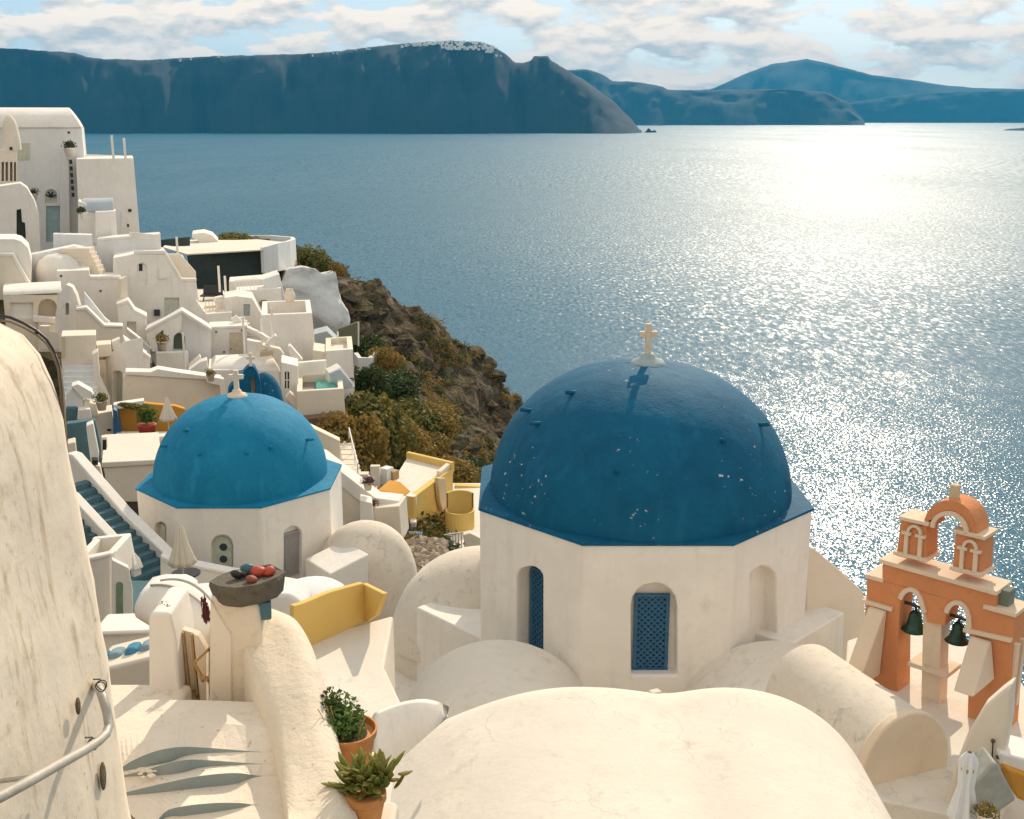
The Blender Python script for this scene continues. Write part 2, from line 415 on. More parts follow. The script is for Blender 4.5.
def landmass(name, prof, Y, step, crest, back, seed, rough=1.0, face=.7):
    """prof: skyline in pixels; a cliff rising from the shore at Y to the crest, then a long back slope"""
    xs = np.arange(prof[0][0], prof[-1][0]+.1, step); rows = 22; V = []; Fc = []
    for x in xs:
        top = at(x, interp(prof, x), Y+crest); top.z = max(top.z, SEA+3)
        sh = noise.fractal(Vector((x*.012, seed, 0)), 1, 2, 5)*crest*.6
        for r in range(rows):
            if r < 15:
                f = r/14; yy = Y+sh*(1-f)+crest*f; zz = SEA-6+(top.z-SEA+6)*(1-(1-f)**(1/face)) if face < 1 else SEA-6+(top.z-SEA+6)*f
                g = noise.ridged_multi_fractal(Vector((x*.035, f*1.3+seed, seed)), 1, 2, 5, 1, 2)-1
                yy += g*crest*.17*rough*math.sin(math.pi*f)
                zz += noise.fractal(Vector((x*.05, f*6, seed+4)), 1, 2, 4)*(top.z-SEA)*.07*rough*math.sin(math.pi*f)
            else:
                f = (r-14)/7; yy = Y+crest+back*f; zz = top.z+(SEA-8-top.z)*f**1.3
            V.append((top.x*yy/(Y+crest), yy, zz))
    for i in range(len(xs)-1):
        for r in range(rows-1): Fc.append((i*rows+r, (i+1)*rows+r, (i+1)*rows+r+1, i*rows+r+1))
    return tag(mesh(name, V, Fc, HILL, smooth=True), kind='structure')
def rough_prof(pr, amp, seed):
    out = []
    for x in np.arange(pr[0][0], pr[-1][0]+.1, 2.0):
        out.append((x, interp(pr, x)+noise.fractal(Vector((x*.09, seed, 0)), 1, 2, 4)*amp))
    return out
P1 = [(-260, 40), (-100, 46), (0, 48), (20, 49), (50, 51), (75, 53), (88, 57), (105, 59), (150, 60), (180, 58), (215, 56), (260, 55), (300, 54), (340, 51), (370, 47), (400, 44), (430, 42), (450, 41), (480, 42), (495, 47), (505, 54), (515, 62), (523, 63), (531, 61), (534, 56), (548, 56), (551, 60), (567, 70), (587, 82), (612, 100), (632, 120), (642, 132)]
P2 = [(480, 70), (564, 70), (587, 69), (604, 75), (612, 81), (637, 82), (662, 86), (668, 90), (712, 90), (780, 89), (825, 92), (848, 102), (866, 123)]
P3 = [(600, 96), (680, 92), (712, 89), (727, 82), (747, 73), (772, 64), (792, 61), (807, 59), (822, 62), (842, 67), (872, 75), (912, 80), (942, 85), (977, 88), (1024, 89), (1150, 92), (1300, 100)]
P4 = [(820, 112), (858, 101), (920, 93), (980, 91), (1024, 90), (1150, 90), (1300, 94)]
landmass('far_cliff', rough_prof(P1, 1.0, 3), 5500, 2.0, 420, 1500, 1.3)
landmass('far_headland', rough_prof(P2, .8, 7), 10000, 2.5, 600, 1500, 5.1)
landmass('far_mountain', rough_prof(P3, .5, 9), 14500, 3.0, 1800, 1800, 8.7, .6, 1)
landmass('far_shore', rough_prof(P4, .6, 12), 13300, 3.0, 500, 900, 11.2, .8)
for nm, x0, x1, yt, yb in (('sea_rock', 643, 657, 127.5, 132.5), ('sea_rock', 1006, 1060, 125.5, 130.5), ('sea_rock', 640, 667, 124, 125.6)):
    mb = MB(); a = onz(x0, yb, SEA); b = onz(x1, yb, SEA); w_ = (b-a).length; h = (yb-yt)*a.y/F; V = []
    for i in range(17):
        f = i/16
        for j in range(7):
            g = j/6; k = math.sin(math.pi*f)*math.sin(math.pi*g)
            z = SEA-2+(h+2)*k**.6*(.6+.5*noise.noise(Vector((f*4, g*2, x0))))
            V.append(a+(b-a)*f+Vector((0, (g-.5)*w_*.6, 0))+Vector((0, 0, z-a.z)))
    Fc = [(i*7+j, i*7+j+1, i*7+j+8, i*7+j+7) for i in range(16) for j in range(6)]
    tag(mesh(nm, V, Fc, HILL, smooth=True), kind='structure')
# the far white villages along the cliff tops: one mass of specks
mb = MB()
for i in range(420):
    if i < 300: x = random.triangular(392, 506, 478); Y = 5930+random.uniform(-60, 120); pr = P1; s = random.uniform(5, 11)
    elif i < 340: x = random.uniform(110, 392); Y = 5930+random.uniform(-20, 60); pr = P1; s = random.uniform(4, 7)
    else: x = random.triangular(566, 668, 640); Y = 10640+random.uniform(-40, 90); pr = P2; s = random.uniform(8, 16)
    dn = random.random()**1.8*(9 if 440 < x < 506 else 3)
    p = at(x, interp(pr, x)+.6+dn*.8, Y-dn*22)
    mb.box(p-Vector((0, 0, 6)), s*random.uniform(.8, 2), s, 6+random.uniform(3, 7), random.random())
tag(mb.build('distant_village', simple('distant_white_paint', (.8, .78, .74), .9, bump=0)), 'white specks of distant villages strung along the far cliff tops', 'village', kind='stuff')
hz, ht, hb = newmat('sea_haze'); hz.node_tree.nodes.remove(hb)
pv = ht.n('ShaderNodeVolumePrincipled'); pv.inputs['Color'].default_value = (.05, .50, .95, 1); pv.inputs['Density'].default_value = 5e-5
pv.inputs['Anisotropy'].default_value = .0
ht.t.links.new(pv.outputs[0], hz.node_tree.nodes['Material Output'].inputs['Volume'])
q = MB().hexa([(X0-200, Y0-100, SEA-10), (X1+200, Y0-100, SEA-10), (X1+200, Y1+100, SEA-10), (X0-200, Y1+100, SEA-10),
               (X0-200, Y0-100, 850), (X1+200, Y0-100, 850), (X1+200, Y1+100, 850), (X0-200, Y1+100, 850)])
HAZE = tag(q.build('haze', hz), kind='stuff')
# ------------------------------------------------------------------ hillside
CTRL = []
def g(px, py, Y, dz=0): v = at(px, py, Y); CTRL.append((v.x, v.y, v.z+dz))
def gx(x, y, z): CTRL.append((x, y, z))
for a in [(225,256,135),(260,258,140),(295,256,138),(330,266,140),(365,286,142),(400,313,145),(430,327,147),(455,348,148),(480,364,150),(505,388,150),(519,405,150),
          (350,330,127),(400,378,122),(450,415,116),(480,455,108),(440,460,97),(400,420,97),(365,395,92),(355,440,78),(380,470,72),(350,480,66),(440,512,66),(400,556,56),(440,572,52),(470,562,56),(300,300,130),(330,300,130)]: g(*a)
for a in [(100,300,104),(30,245,104),(200,310,108),(130,345,96),(250,405,72),(60,430,66),(160,470,56),(240,600,40),(90,560,30),(320,420,78),(280,340,100)]: g(*a, dz=-1.5)
for a in [(0,0,-4),(-1.2,4.5,-3.6),(-6,5,-4),(-9,12,-7),(-6,20,-15.5),(-14,30,-15),(-20,45,-19),(-14,45,-18.5),(-26,62,-20),(-36,80,-19),(-30,30,-14),(-45,60,-16),(-60,100,-10),(-48,112,-14),(-50,130,-26),(-70,20,-8),(-90,180,-60),(-45,160,-62),(-38,135,-36),(-28,128,-24),(-3,10,-8),(-2,15,-15),(2,10,-14),(6,14,-15),(3,22,-16),(9,21,-13),(9.5,26,-15),(11.5,20,-14.5),(13,14,-16),(15,22,-22),(5,-10,-6),(-10,-20,0),(15,0,-16),(0,32,-18),(-3,45,-19),
          (3,40,-24),(10,40,-30),(20,35,-36),(30,30,-50),(45,40,-84),(25,60,-58),(10,60,-38),(40,70,-86),(3,75,-38),(16,90,-60),(30,100,-86),(4,110,-44),(12,130,-72),(18,145,-88),(10,155,-76),(17,165,-86),(0,170,-66),(4,150,-48),(7,140,-56),(9,128,-60),(6,120,-50),(5,185,-86),(-15,165,-45),(-12,190,-86),(-30,200,-86),(-60,230,-86),(-90,260,-90),(50,0,-86),(45,-40,-86),(70,100,-100),(40,200,-110),(-130,60,-5),(-130,130,-25),(-130,200,-70),(-120,300,-100),(60,-80,-90),(-80,-80,-5),(0,-80,-6)]: gx(*a)
C_ = np.array(CTRL)
def tps_fit(P, z, lam=.35):
    n = len(P); d = np.linalg.norm(P[:, None]-P[None], axis=2); K = np.where(d > 0, d*d*np.log(d+1e-9), 0)+lam*np.eye(n)*10
    A = np.zeros((n+3, n+3)); A[:n, :n] = K; A[:n, n] = 1; A[:n, n+1:] = P; A[n, :n] = 1; A[n+1:, :n] = P.T
    return np.linalg.solve(A, np.concatenate([z, np.zeros(3)]))
CW = tps_fit(C_[:, :2], C_[:, 2])
def ground_many(Q):
    d = np.linalg.norm(Q[:, None]-C_[None, :, :2], axis=2); K = np.where(d > 0, d*d*np.log(d+1e-9), 0)
    return K @ CW[:-3]+CW[-3]+Q @ CW[-2:]
def ground(x, y): return float(ground_many(np.array([[x, y]]))[0])
gxs = np.concatenate([np.arange(-130, -45, 6), np.arange(-45, 34, .5), np.arange(34, 72, 4)])
gys = np.concatenate([np.arange(-70, 2, 6), np.arange(2, 45, 1.2), np.arange(45, 168, .5), np.arange(168, 300, 5)])
GX, GY = np.meshgrid(gxs, gys); Q = np.stack([GX.ravel(), GY.ravel()], 1)
Z = np.concatenate([ground_many(q) for q in np.array_split(Q, 12)])
V = []
for (x, y), z in zip(Q, Z):
    x, y, z = float(x), float(y), float(z)
    # wild and craggy away from the built slope
    wild = min(1, max(0, (x+12+max(0, (105-y)*.12))/14)) * min(1, max(0, (y-48)/25))
    if y > 118: wild = max(wild, min(1, (y-118)/12))
    if -10 < x < 1.5 and y < 72: wild = 0
    if wild > 0:
        p = Vector((x, y, z))
        a = noise.fractal(p*.11, 1, 2.1, 6)*1.7
        rg = (noise.ridged_multi_fractal(p*.10+Vector((3, 1, 7)), .9, 2.1, 6, 1, 2)-1.1)*1.5
        led = math.sin(z*1.15+2.5*noise.noise(p*.12))*.5
        vd = noise.voronoi(p*Vector((.34,.34,.5))+Vector((noise.noise(p*.5)*.6,0,0)))[0]; vd2 = noise.voronoi(p*1.05)[0]
        z += (a*.8+rg*.7+led-(1.0-min(1, (vd[1]-vd[0])*2.2))*.95+(vd2[1]-vd2[0])*.55)*wild
        x += (noise.fractal(p*.23+Vector((9, 0, 0)), 1, 2, 4)*1.2+led*.6)*wild; y += noise.fractal(p*.23+Vector((0, 9, 0)), 1, 2, 4)*1.2*wild
    V.append((x, y, max(z, -92)))
nx, ny = len(gxs), len(gys)
Fc = [(j*nx+i, j*nx+i+1, (j+1)*nx+i+1, (j+1)*nx+i) for j in range(ny-1) for i in range(nx-1)]
def cliff_mat():
    m, t, b = newmat('volcanic_cliff_rock'); p = pos(t)
    n1 = t.noise(p, .14, 6, .6); n2 = t.noise(p, .9, 7, .65); n3 = t.noise(mapv(t, p, (.12, .12, 1.1)), 1.0, 5, .6); n4 = t.noise(p, .22, 4, .6, .5)
    c = t.mix(t.ramp(n2, [(.32, 0.0), (.68, 1.0)]), (.035, .026, .018), (.23, .175, .11))
    c = t.mix(t.math('MULTIPLY', t.ramp(n3, [(.47, 0.0), (.6, 1.0)]), .6), c, (.12, .065, .035))
    c = t.mix(t.math('MULTIPLY', t.ramp(n1, [(.5, 0.0), (.62, 1.0)]), .55), c, (.055, .06, .028))
    wp = t.vec('ADD', p, t.vec('SCALE', t.noise(p, .8, 4, .6, col=True), 1.6))
    vo = t.n('ShaderNodeTexVoronoi', _feature='DISTANCE_TO_EDGE', Scale=.55); t.t.links.new(mapv(t, wp, (1, 1, 1.7)), vo.inputs['Vector'])
    c = t.mix(t.math('MULTIPLY', t.ramp(vo.outputs['Distance'], [(.0, 1.0), (.09, 0.0)]), .8), c, (.016, .012, .009))
    vc = t.n('ShaderNodeTexVoronoi', Scale=.55); t.t.links.new(mapv(t, wp, (1, 1, 1.7)), vc.inputs['Vector'])
    c = t.mix(t.math('MULTIPLY', t.ramp(vc.outputs['Color'], [(.55, 0.0), (.8, 1.0)]), .4), c, (.30, .25, .18))
    up = t.n('ShaderNodeSeparateXYZ'); t.t.links.new(t.n('ShaderNodeNewGeometry').outputs['Normal'], up.inputs[0])
    veg = t.math('MULTIPLY', t.ramp(n4, [(.42, 0.0), (.56, 1.0)]), t.ramp(up.outputs[2], [(.45, 0.0), (.75, 1.0)]))
    c = t.mix(t.math('MULTIPLY', veg, .75), c, t.mix(t.ramp(n2, [(.4, 0.0), (.6, 1.0)]), (.045, .05, .018), (.14, .10, .03)))
    t.t.links.new(c, b.inputs['Base Color']); b.inputs['Roughness'].default_value = .95; b.inputs['Specular IOR Level'].default_value = .15
    h = t.math('ADD', t.math('MULTIPLY', n2, 1.0), t.math('MULTIPLY', t.noise(p, 4, 6, .65), .4))
    t.t.links.new(t.n('ShaderNodeBump', Strength=.9, Distance=.5, Height=h).outputs[0], b.inputs['Normal'])
    return m
CLIFF = cliff_mat()
tag(mesh('hillside', V, Fc, CLIFF, smooth=False, loc=(0, 0, 0)), kind='structure')

# ------------------------------------------------------------------ shrubs
def shrub_mesh(name, seed, n, leaf, mat, flat=.75, lobes=6):
    rnd = random.Random(seed); V = []; Fc = []
    lob = []
    for i in range(lobes):
        a = rnd.uniform(0, 6.28); r = rnd.uniform(0, .55)
        lob.append((Vector((r*math.cos(a), r*math.sin(a), rnd.uniform(.1, .5)*flat)), rnd.uniform(.42, .62)))
    for i in range(n):
        c, r = rnd.choice(lob)
        d = Vector((rnd.gauss(0, 1), rnd.gauss(0, 1), rnd.gauss(.25, 1))).normalized()
        q = c+d*r*(rnd.random()**.22)*(1+.12*noise.noise(d*3+c*5)); q.z = max(q.z, -.05)
        nrm = (d+Vector((rnd.gauss(0, .6), rnd.gauss(0, .6), rnd.gauss(0, .6)))).normalized()
        a = nrm.cross(Vector((rnd.gauss(0, 1), rnd.gauss(0, 1), rnd.gauss(0, 1)))).normalized(); b = nrm.cross(a)
        s = leaf*rnd.uniform(.6, 1.4); k = len(V)
        V += [q-a*s*.5, q+b*s*.35, q+a*s*.6, q-b*s*.35]; Fc.append((k, k+1, k+2, k+3))
    me = bpy.data.meshes.new(name); me.from_pydata([tuple(v) for v in V], [], Fc); me.materials.append(mat)
    return me
SH = {'g': [shrub_mesh('shrub_leaves', s, 4600, .085, LEAFG) for s in (1, 2, 3)], 'o': [shrub_mesh('shrub_leaves', s, 4600, .085, LEAFO) for s in (4, 5)],
      'd': [shrub_mesh('shrub_leaves', s, 4600, .085, LEAFD) for s in (6, 7)]}
def shrub(px, py, Y, r, kind, label, group='shrubs on the cliff slope', flat=1.0, i=0):
    o = bpy.data.objects.new('shrub', SH[kind][i % len(SH[kind])]); COL.objects.link(o)
    v = at(px, py, Y); o.location = v; o.scale = (r, r, r*flat); o.rotation_euler = (0, 0, random.uniform(0, 6.28))
    return tag(o, label, 'shrub', group)
SHR = [
 (362,425,78,3.2,'g','large green shrub just right of the pool house, highest of the near clump',1.1),
 (352,455,72,2.9,'o','rusty green shrub hanging over the short outdoor stairs',1.4),
 (375,450,76,3.0,'g','olive green shrub between the stairs and the rock, low in the clump',1.3),
 (393,452,80,3.0,'o','golden brown shrub above the flat roofed ochre house',1.2),
 (398,385,96,2.7,'d','round dark green shrub below the curved garden wall',.9),
 (412,428,90,3.8,'g','broad green shrub in the middle of the cliff slope',.9),
 (432,425,92,3.0,'o','rust tipped shrub at the right of the broad green one',.9),
 (385,418,88,2.8,'d','dark green shrub left of the broad one on the slope',.9),
 (425,450,86,2.6,'o','small brown shrub close above the ochre house roof corner',.9),
 (372,385,90,2.3,'d','dark shrub inside the curved white garden wall',1.3),
 (385,372,100,2.2,'o','orange brown shrub beside the whitewashed rock foot',1.5),
 (358,358,106,2.8,'d','dark shrub filling the hollow behind the olive wall',1.4),
 (288,279,122,2.6,'o','rusty shrub hanging over the edge of the whitewashed rock',1.2),
 (307,262,132,3.4,'g','green brown shrub on the ridge beside the curved terrace',1.0),
 (325,272,134,2.8,'o','dry brown shrub on the ridge above the whitewashed rock',1.0),
 (232,238,136,3.0,'g','low green shrub behind the white roof block on the terrace',.7),
 (245,240,136,2.6,'g','low green shrub at the far edge of the sunlit terrace',.6),
 (430,335,140,2.2,'g','bright green shrub beside the small white shrine on the ridge',.8),
 (455,478,84,3.0,'o','brown shrub just above the round yellow tub house',.9),
 (468,470,88,2.6,'d','dark shrub near the left edge of the big blue dome',.9),
]
for i, (px, py, Y, r, k, lab, fl) in enumerate(SHR): shrub(px, py+10, Y, r*1.12, k, lab, flat=fl*.95, i=i)
# scattered tufts: ground cover nobody could count
rnd = random.Random(5); V = []; Fc = []; base = SH['o'][0]
dg_ = bpy.context.evaluated_depsgraph_get()
from mathutils.bvhtree import BVHTree
hs_ob = bpy.data.objects['hillside']
bvh = BVHTree.FromPolygons([tuple(v.co) for v in hs_ob.data.vertices], [tuple(p.vertices) for p in hs_ob.data.polygons])
tv = {0: ([], []), 1: ([], [])}
for i in range(3000):
    px = rnd.uniform(330, 530); py = rnd.uniform(255, 560); d = ray(px, py).normalized()
    h = bvh.ray_cast(Vector((0, 0, 0)), d)
    if h[0] is None or h[0].y < 50 or abs(h[1].z) < .2: continue
    if noise.noise(h[0]*.08) < -.02: continue
    s = rnd.uniform(.25, .95)*(1.25 if h[0].y > 115 else 1); V, Fc = tv[0 if rnd.random() < .62 else 1]
    for q in range(60):
        dd = Vector((rnd.gauss(0, 1), rnd.gauss(0, 1), abs(rnd.gauss(0, .8)))).normalized(); c = h[0]+dd*s*rnd.uniform(.4, 1)
        a = Vector((rnd.gauss(0, 1), rnd.gauss(0, 1), rnd.gauss(0, 1))).normalized(); b = dd.cross(a).normalized(); k = len(V); l = rnd.uniform(.07, .16)
        V += [c-a*l, c+b*l*.6, c+a*l, c-b*l*.6]; Fc.append((k, k+1, k+2, k+3))
for j, m in ((0, LEAFO), (1, LEAFD)):
    print('scrub', len(tv[j][1]))
    tag(mesh('scrub', tv[j][0], tv[j][1], m, loc=(0, 0, -30)), ['dry brown scrub dotted over the cliff slope', 'dark green scrub dotted over the cliff slope'][j], 'scrub', kind='stuff')

# broken rock blocks lying all over the cliff
bl = MB(); rnd = random.Random(21)
for i in range(420):
    px = rnd.uniform(335, 525); py = rnd.uniform(262, 500); h = bvh.ray_cast(Vector((0, 0, 0)), ray(px, py).normalized())
    if h[0] is None or h[0].y < 74: continue
    if noise.noise(h[0]*.07+Vector((5, 0, 0))) < -.05: continue
    s = rnd.uniform(.3, 1.0)**1.6*1.5+.15; n0 = len(bl.v); bl.ball((0, 0, 0), s*rnd.uniform(.8, 1.4), s, s*rnd.uniform(.5, .9), 5)
    rt = Matrix.Rotation(rnd.uniform(0, 6.28), 3, 'Z') @ Matrix.Rotation(rnd.gauss(0, .4), 3, 'X')
    for k in range(n0, len(bl.v)):
        v = bl.v[k]; v = v*(1+.55*noise.noise(v/s*1.3+Vector((i*7.1, 0, 0)))); bl.v[k] = h[0]+rt @ v
tag(bl.build('boulders', CLIFF), 'broken dark rock blocks scattered over the cliff slope', 'boulders', kind='stuff')
AUTO = True
# ------------------------------------------------------------------ the village (Y = metres ahead)
VG = 'whitewashed houses stepping down the cliff'
def house(px, py, Y, label, name='white_house', cat='house', group=VG): return thing(name, label, cat, at(px, py, Y), group)
def hole_panel(name, pl, pts, mat, parent, rec, thick=.05): return prism(name, pl, pts, thick, mat, parent, off=-rec+thick+.01, bevel=0)
def parap(pl, pts, h, w, mat, parent, depth, name='parapet'):
    """low wall round the top of a box: pts = two facade pixels of the top edge; real ring"""
    a = pl.p(*pts[0]); b = pl.p(*pts[1]); d = -pl.n*depth; mb = MB(); up = Vector((0, 0, h/2))
    for p, q in ((a, b), (a, a+d), (b, b+d), (a+d, b+d)): mb.bar(p+up+ -pl.n*w/2, q+up+ -pl.n*w/2, w, h)
    return mb.build(name, mat, parent, bevel=.03)
def pole(px, yt, yb, Y, label, r=.06, mat=None):
    a = at(px, yb, Y); b = Vector((a.x, a.y, at(px, yt, Y).z)); mb = MB().tube([a+Vector((0,0,-.6)), b], r, 8)
    return tag(mb.build('wooden_pole' if mat else 'white_pole', mat or WHITE), label, 'pole', 'slim poles standing on the terraces')
def pot(px, py, Y, s, label, leaf=None, potm=None, name='potted_plant', group='potted plants on the terraces', seed=1):
    t = thing(name, label, 'potted plant', at(px, py, Y), group); c = at(px, py, Y)
    MB().lathe(c, [(.001, 0), (.28*s, 0), (.40*s, .6*s), (.44*s, .62*s), (.44*s, .7*s), (.36*s, .7*s), (.34*s, .6*s), (.001, .6*s)], 14).build('pot', potm or CLAY, t, smooth=True)
    me = shrub_mesh('leaves', seed, 500, .16, leaf or LEAFD); o = bpy.data.objects.new('leaves', me); COL.objects.link(o); o.parent = t
    o.location = (0, 0, .65*s); o.scale = (.75*s,)*3
    return t

def tray(pl, a, b, depth, drop, w, mat, parent, fmat):
    """a walled flat roof: side and back walls behind a front wall, floor sunk by drop"""
    A = pl.p(*a); B = pl.p(*b); d = -pl.n*depth; hh = drop+.5
    for nm, p, q in (('side_wall', A+pl.t*w/2-pl.n*w, A+pl.t*w/2+d), ('side_wall', B-pl.t*w/2-pl.n*w, B-pl.t*w/2+d), ('back_wall', A+d, B+d)):
        o = MB().bar(p-Vector((0,0,hh/2+.01)), q-Vector((0,0,hh/2+.01)), w, hh).build(nm, mat, parent, bevel=.03)
    q_ = pl.t*(w*.7); f = [A-pl.n*w*.8+q_, B-pl.n*w*.8-q_, B+d-q_, A+d+q_]; zf = min(A.z, B.z)-drop
    mesh('floor', [Vector((v.x, v.y, zf)) for v in f]+[Vector((v.x, v.y, zf-2.5)) for v in f], [(0,1,2,3),(7,6,5,4),(0,1,5,4),(1,2,6,5),(2,3,7,6),(3,0,4,7)], fmat, parent)
# -- rounded white wall left of the tall house
t = house(15, 240, 96, 'white wall with a rounded shoulder and a dark narrow doorway at the left edge', 'shoulder_house', 'house')
pl = Plane(0, 240, 96)
prism('wall', pl, [(-30,186),(0,186),(20,183),(27,188),(34,200),(39,215),(41,262),(-30,262)], 2.5, WHITE, t, holes=[[(16.5,239),(16.5,210),(21,209),(22,222),(25,223),(26,239)]], recess=.6)
hole_panel('door', pl, [(16.5,239),(16.5,210),(21,209),(22,222),(25,223),(26,239)], DARKSTONE, t, .5)
t = house(130, 335, 84.5, 'small stepped white block with an open niche left of the gabled porch', 'stepped_block', 'house')
pl = Plane(114, 340, 84.5)
prism('wall', pl, [(117,306),(128,302),(134,312),(146,318),(148,352),(120,352)], 1.6, WHITE, t, holes=[rect(127,136,322,340)], recess=.5)
prism('coping', pl, [(116,304),(128,300),(135,310),(147,316),(147,319),(134,313),(128,303.5),(117,307)], 1.7, WHITE, t, off=.06)
# -- the tall house at the upper left
t = house(40, 240, 107, 'tall white house with a long vaulted roof at the left edge of the village')
pl = Plane(86, 235, 107)
prism('wall', pl, [(-30,128),(81.5,128),(85,165),(87,262),(-30,262)], 8, WHITE2, t,
      holes=[arch(45,57,189,203), rect(46,61,206,242)], recess=.35)
hole_panel('door', pl, rect(46,61,206,242), simple('blue_grey_door_paint', (.34,.46,.48), .6), t, .3)
wf = hole_panel('window', pl, arch(45,57,189,203), DOORW, t, .3)
mb = MB(); c0 = pl.p(51, 197, -.15)
for k in range(4): a = math.pi*(k+.5)/4; mb.bar(c0, c0+Vector((-math.cos(a)*.5, 0, math.sin(a)*.5)), .12)
mb.build('fanlight', DARK, wf)
barrel('roof', Plane(81.5,128,107), -30, 81.5, 107.5, 128, 7.5, WHITE, t, endslope=1.0)
prism('pilaster', pl, [(63,150),(69,165),(70,240),(60,240),(60,190)], .9, WHITE2, t, off=.9)
panel('lamp', pl, rect(63.5,65.5,206,209), BLACK, t, off=.3, thick=.2)
panel('window_opening', pl, rect(18,30,143,160), simple('pale_olive_shutter', (.55,.56,.42), .7), t, off=.05)
panel('vent', pl, rect(67.5,70,131.5,133.5), DARK, t, off=.03)
for k in range(6): q = pl.p(71+k*.45, 164+k*6.6, 1.0); MB().box(q, .22, .12, .38).build('pipe_clip', DARK, t)
pot(70, 157, 105, 1.15, 'dark bushy potted plant on the roof corner of the vaulted house', seed=31, potm=WHITE)
pot(34, 200, 103, .8, 'small dark potted plant by the door of the tall vaulted house', seed=32, potm=WHITE)
t = house(8, 185, 100, 'slim white belfry with four dark slots and a rounded cap by the tall house', 'small_belfry', 'belfry', None)
pl = Plane(0, 182, 100)
prism('wall', pl, [(-3,150),(16,150),(18.5,184),(-3,184)], 1.6, CREAM, t, holes=[rect(1.5,4,162,181), rect(5.5,8,162,181), rect(10,12.5,162,181), rect(14,16,162,181)], recess=.9)
MB().lathe(pl.p(8.5, 150)+Vector((0,.8,0)), [(.75,0),(.72,.9),(.6,2.0),(.45,2.5),(.25,2.8),(.001,2.9)], 12).build('cap', CREAM, t, smooth=True)
panel('dark_niche', pl, rect(9.5,12.5,147,150), DARK, t, off=.12)
# -- square block right of it
t = house(110, 235, 103, 'plain cubic white house with two thin roof posts against the sea')
pl = Plane(80, 235, 103)
prism('wall', pl, [(76,159),(133.5,158),(141,248),(80,248)], 7, WHITE, t, batter=.3)
prism('parapet', pl, [(83,154.5),(121,155.5),(121,159),(83,159)], .4, WHITE, t, off=-6.4)
prism('buttress', pl, [(115,208),(120,212),(121,248),(114,248)], .5, WHITE2, t, off=.5)
panel('window_opening', pl, rect(128,131.5,209,212), DARK, t, off=.03)
panel('roof_drain', pl, rect(127,129,224,227), DARK, t, off=.03)
pole(113.5,135,158,101,'left one of the two thin white posts on the cubic house roof',.11); pole(125.5,138,158,101.5,'right one of the two thin white posts on the cubic house roof',.11)
t = house(98, 240, 97, 'small white porch with a rounded blue shaded roof below the cubic house', 'porch', 'porch')
pl = Plane(78, 235, 97)
prism('wall', pl, [(78,201),(85,203),(95,211),(97,244),(78,244)], 3, WHITE, t)
prism('front_wall', pl, [(95,212),(115.5,211),(117.5,244),(95,244)], 2.5, WHITE, t, off=1.2)
barrel('roof', Plane(82,212,97), 83, 114, 198, 212, 3.2, GREYROOF, t)
pot(84, 219, 95.5, .8, 'small round potted bush on the porch wall', leaf=LEAFD, seed=33, potm=WHITE)
# -- terrace walls under them
t = house(110, 275, 93, 'long white terrace front with a bare parapet under the cubic house', 'terrace_house', 'house')
pl = Plane(97, 250, 93)
prism('wall', pl, [(53,247),(97,250),(97,240),(160.5,235.5),(163,290),(125,300),(53,300)], 3.2, WHITE2, t)
prism('parapet', pl, [(97,238.5),(160.5,233.5),(160.5,236.5),(97,241)], .4, WHITE, t, off=.05)
prism('parapet', Plane(160,235,93,55), [(160,235),(132,232),(132,238),(160,240)], .4, WHITE, t)
t = house(70, 260, 91.5, 'blue shaded white wall block with a notched corner above the sloping parapets', 'terrace_wall', 'wall', None)
pl = Plane(53, 262, 91.5)
prism('wall', pl, [(53,234),(92,235),(95,275),(54,268)], 1.2, WHITE2, t); prism('pier', pl, [(76,250),(92,247),(97,282),(80,282)], 1.0, WHITE2, t, off=1.0)
# -- house with the sloping right edge
t = house(165, 335, 90, 'white house with a diagonal roof edge and arched shuttered window beside the dark wall')
pl = Plane(113, 300, 90)
prism('wall', pl, [(113,258),(134,254),(164,254),(170,262),(182,281),(196,281),(203,330),(206,352),(125,352),(113,300)], 5, WHITE, t,
      holes=[arch(137,147,263,285), rect(164.5,179,298,320)], recess=.3)
w_ = hole_panel('window', pl, arch(137,147,263,285), WHITE, t, .25)
panel('pane', pl, rect(139,142.5,264,271), DARK, w_, off=-.15)
hole_panel('door', pl, rect(164.5,179,298,320), DOORW, t, .25)
prism('coping', pl, [(134,251),(165,250.5),(182,278.5),(196.5,278.5),(196.5,281.5),(181,281.5),(164,254),(134,254.3)], .5, WHITE, t, off=.08)
prism('niche', pl, [(158,268),(158.8,268),(159,277),(167,276.5),(167,278.5),(158,279)], .15, WHITE, t, off=.16)
panel('letter_box', pl, rect(154,160,310,316), BLACK, t, off=.3, thick=.3)
mb = MB(); a = pl.p(182, 279)-pl.n*.5; b = pl.p(196,279)-pl.n*.5
prism('inner_wall', pl, [(166,254),(180,254),(196,272),(196,281),(183,281)], .4, CREAM, t, off=-1.6)
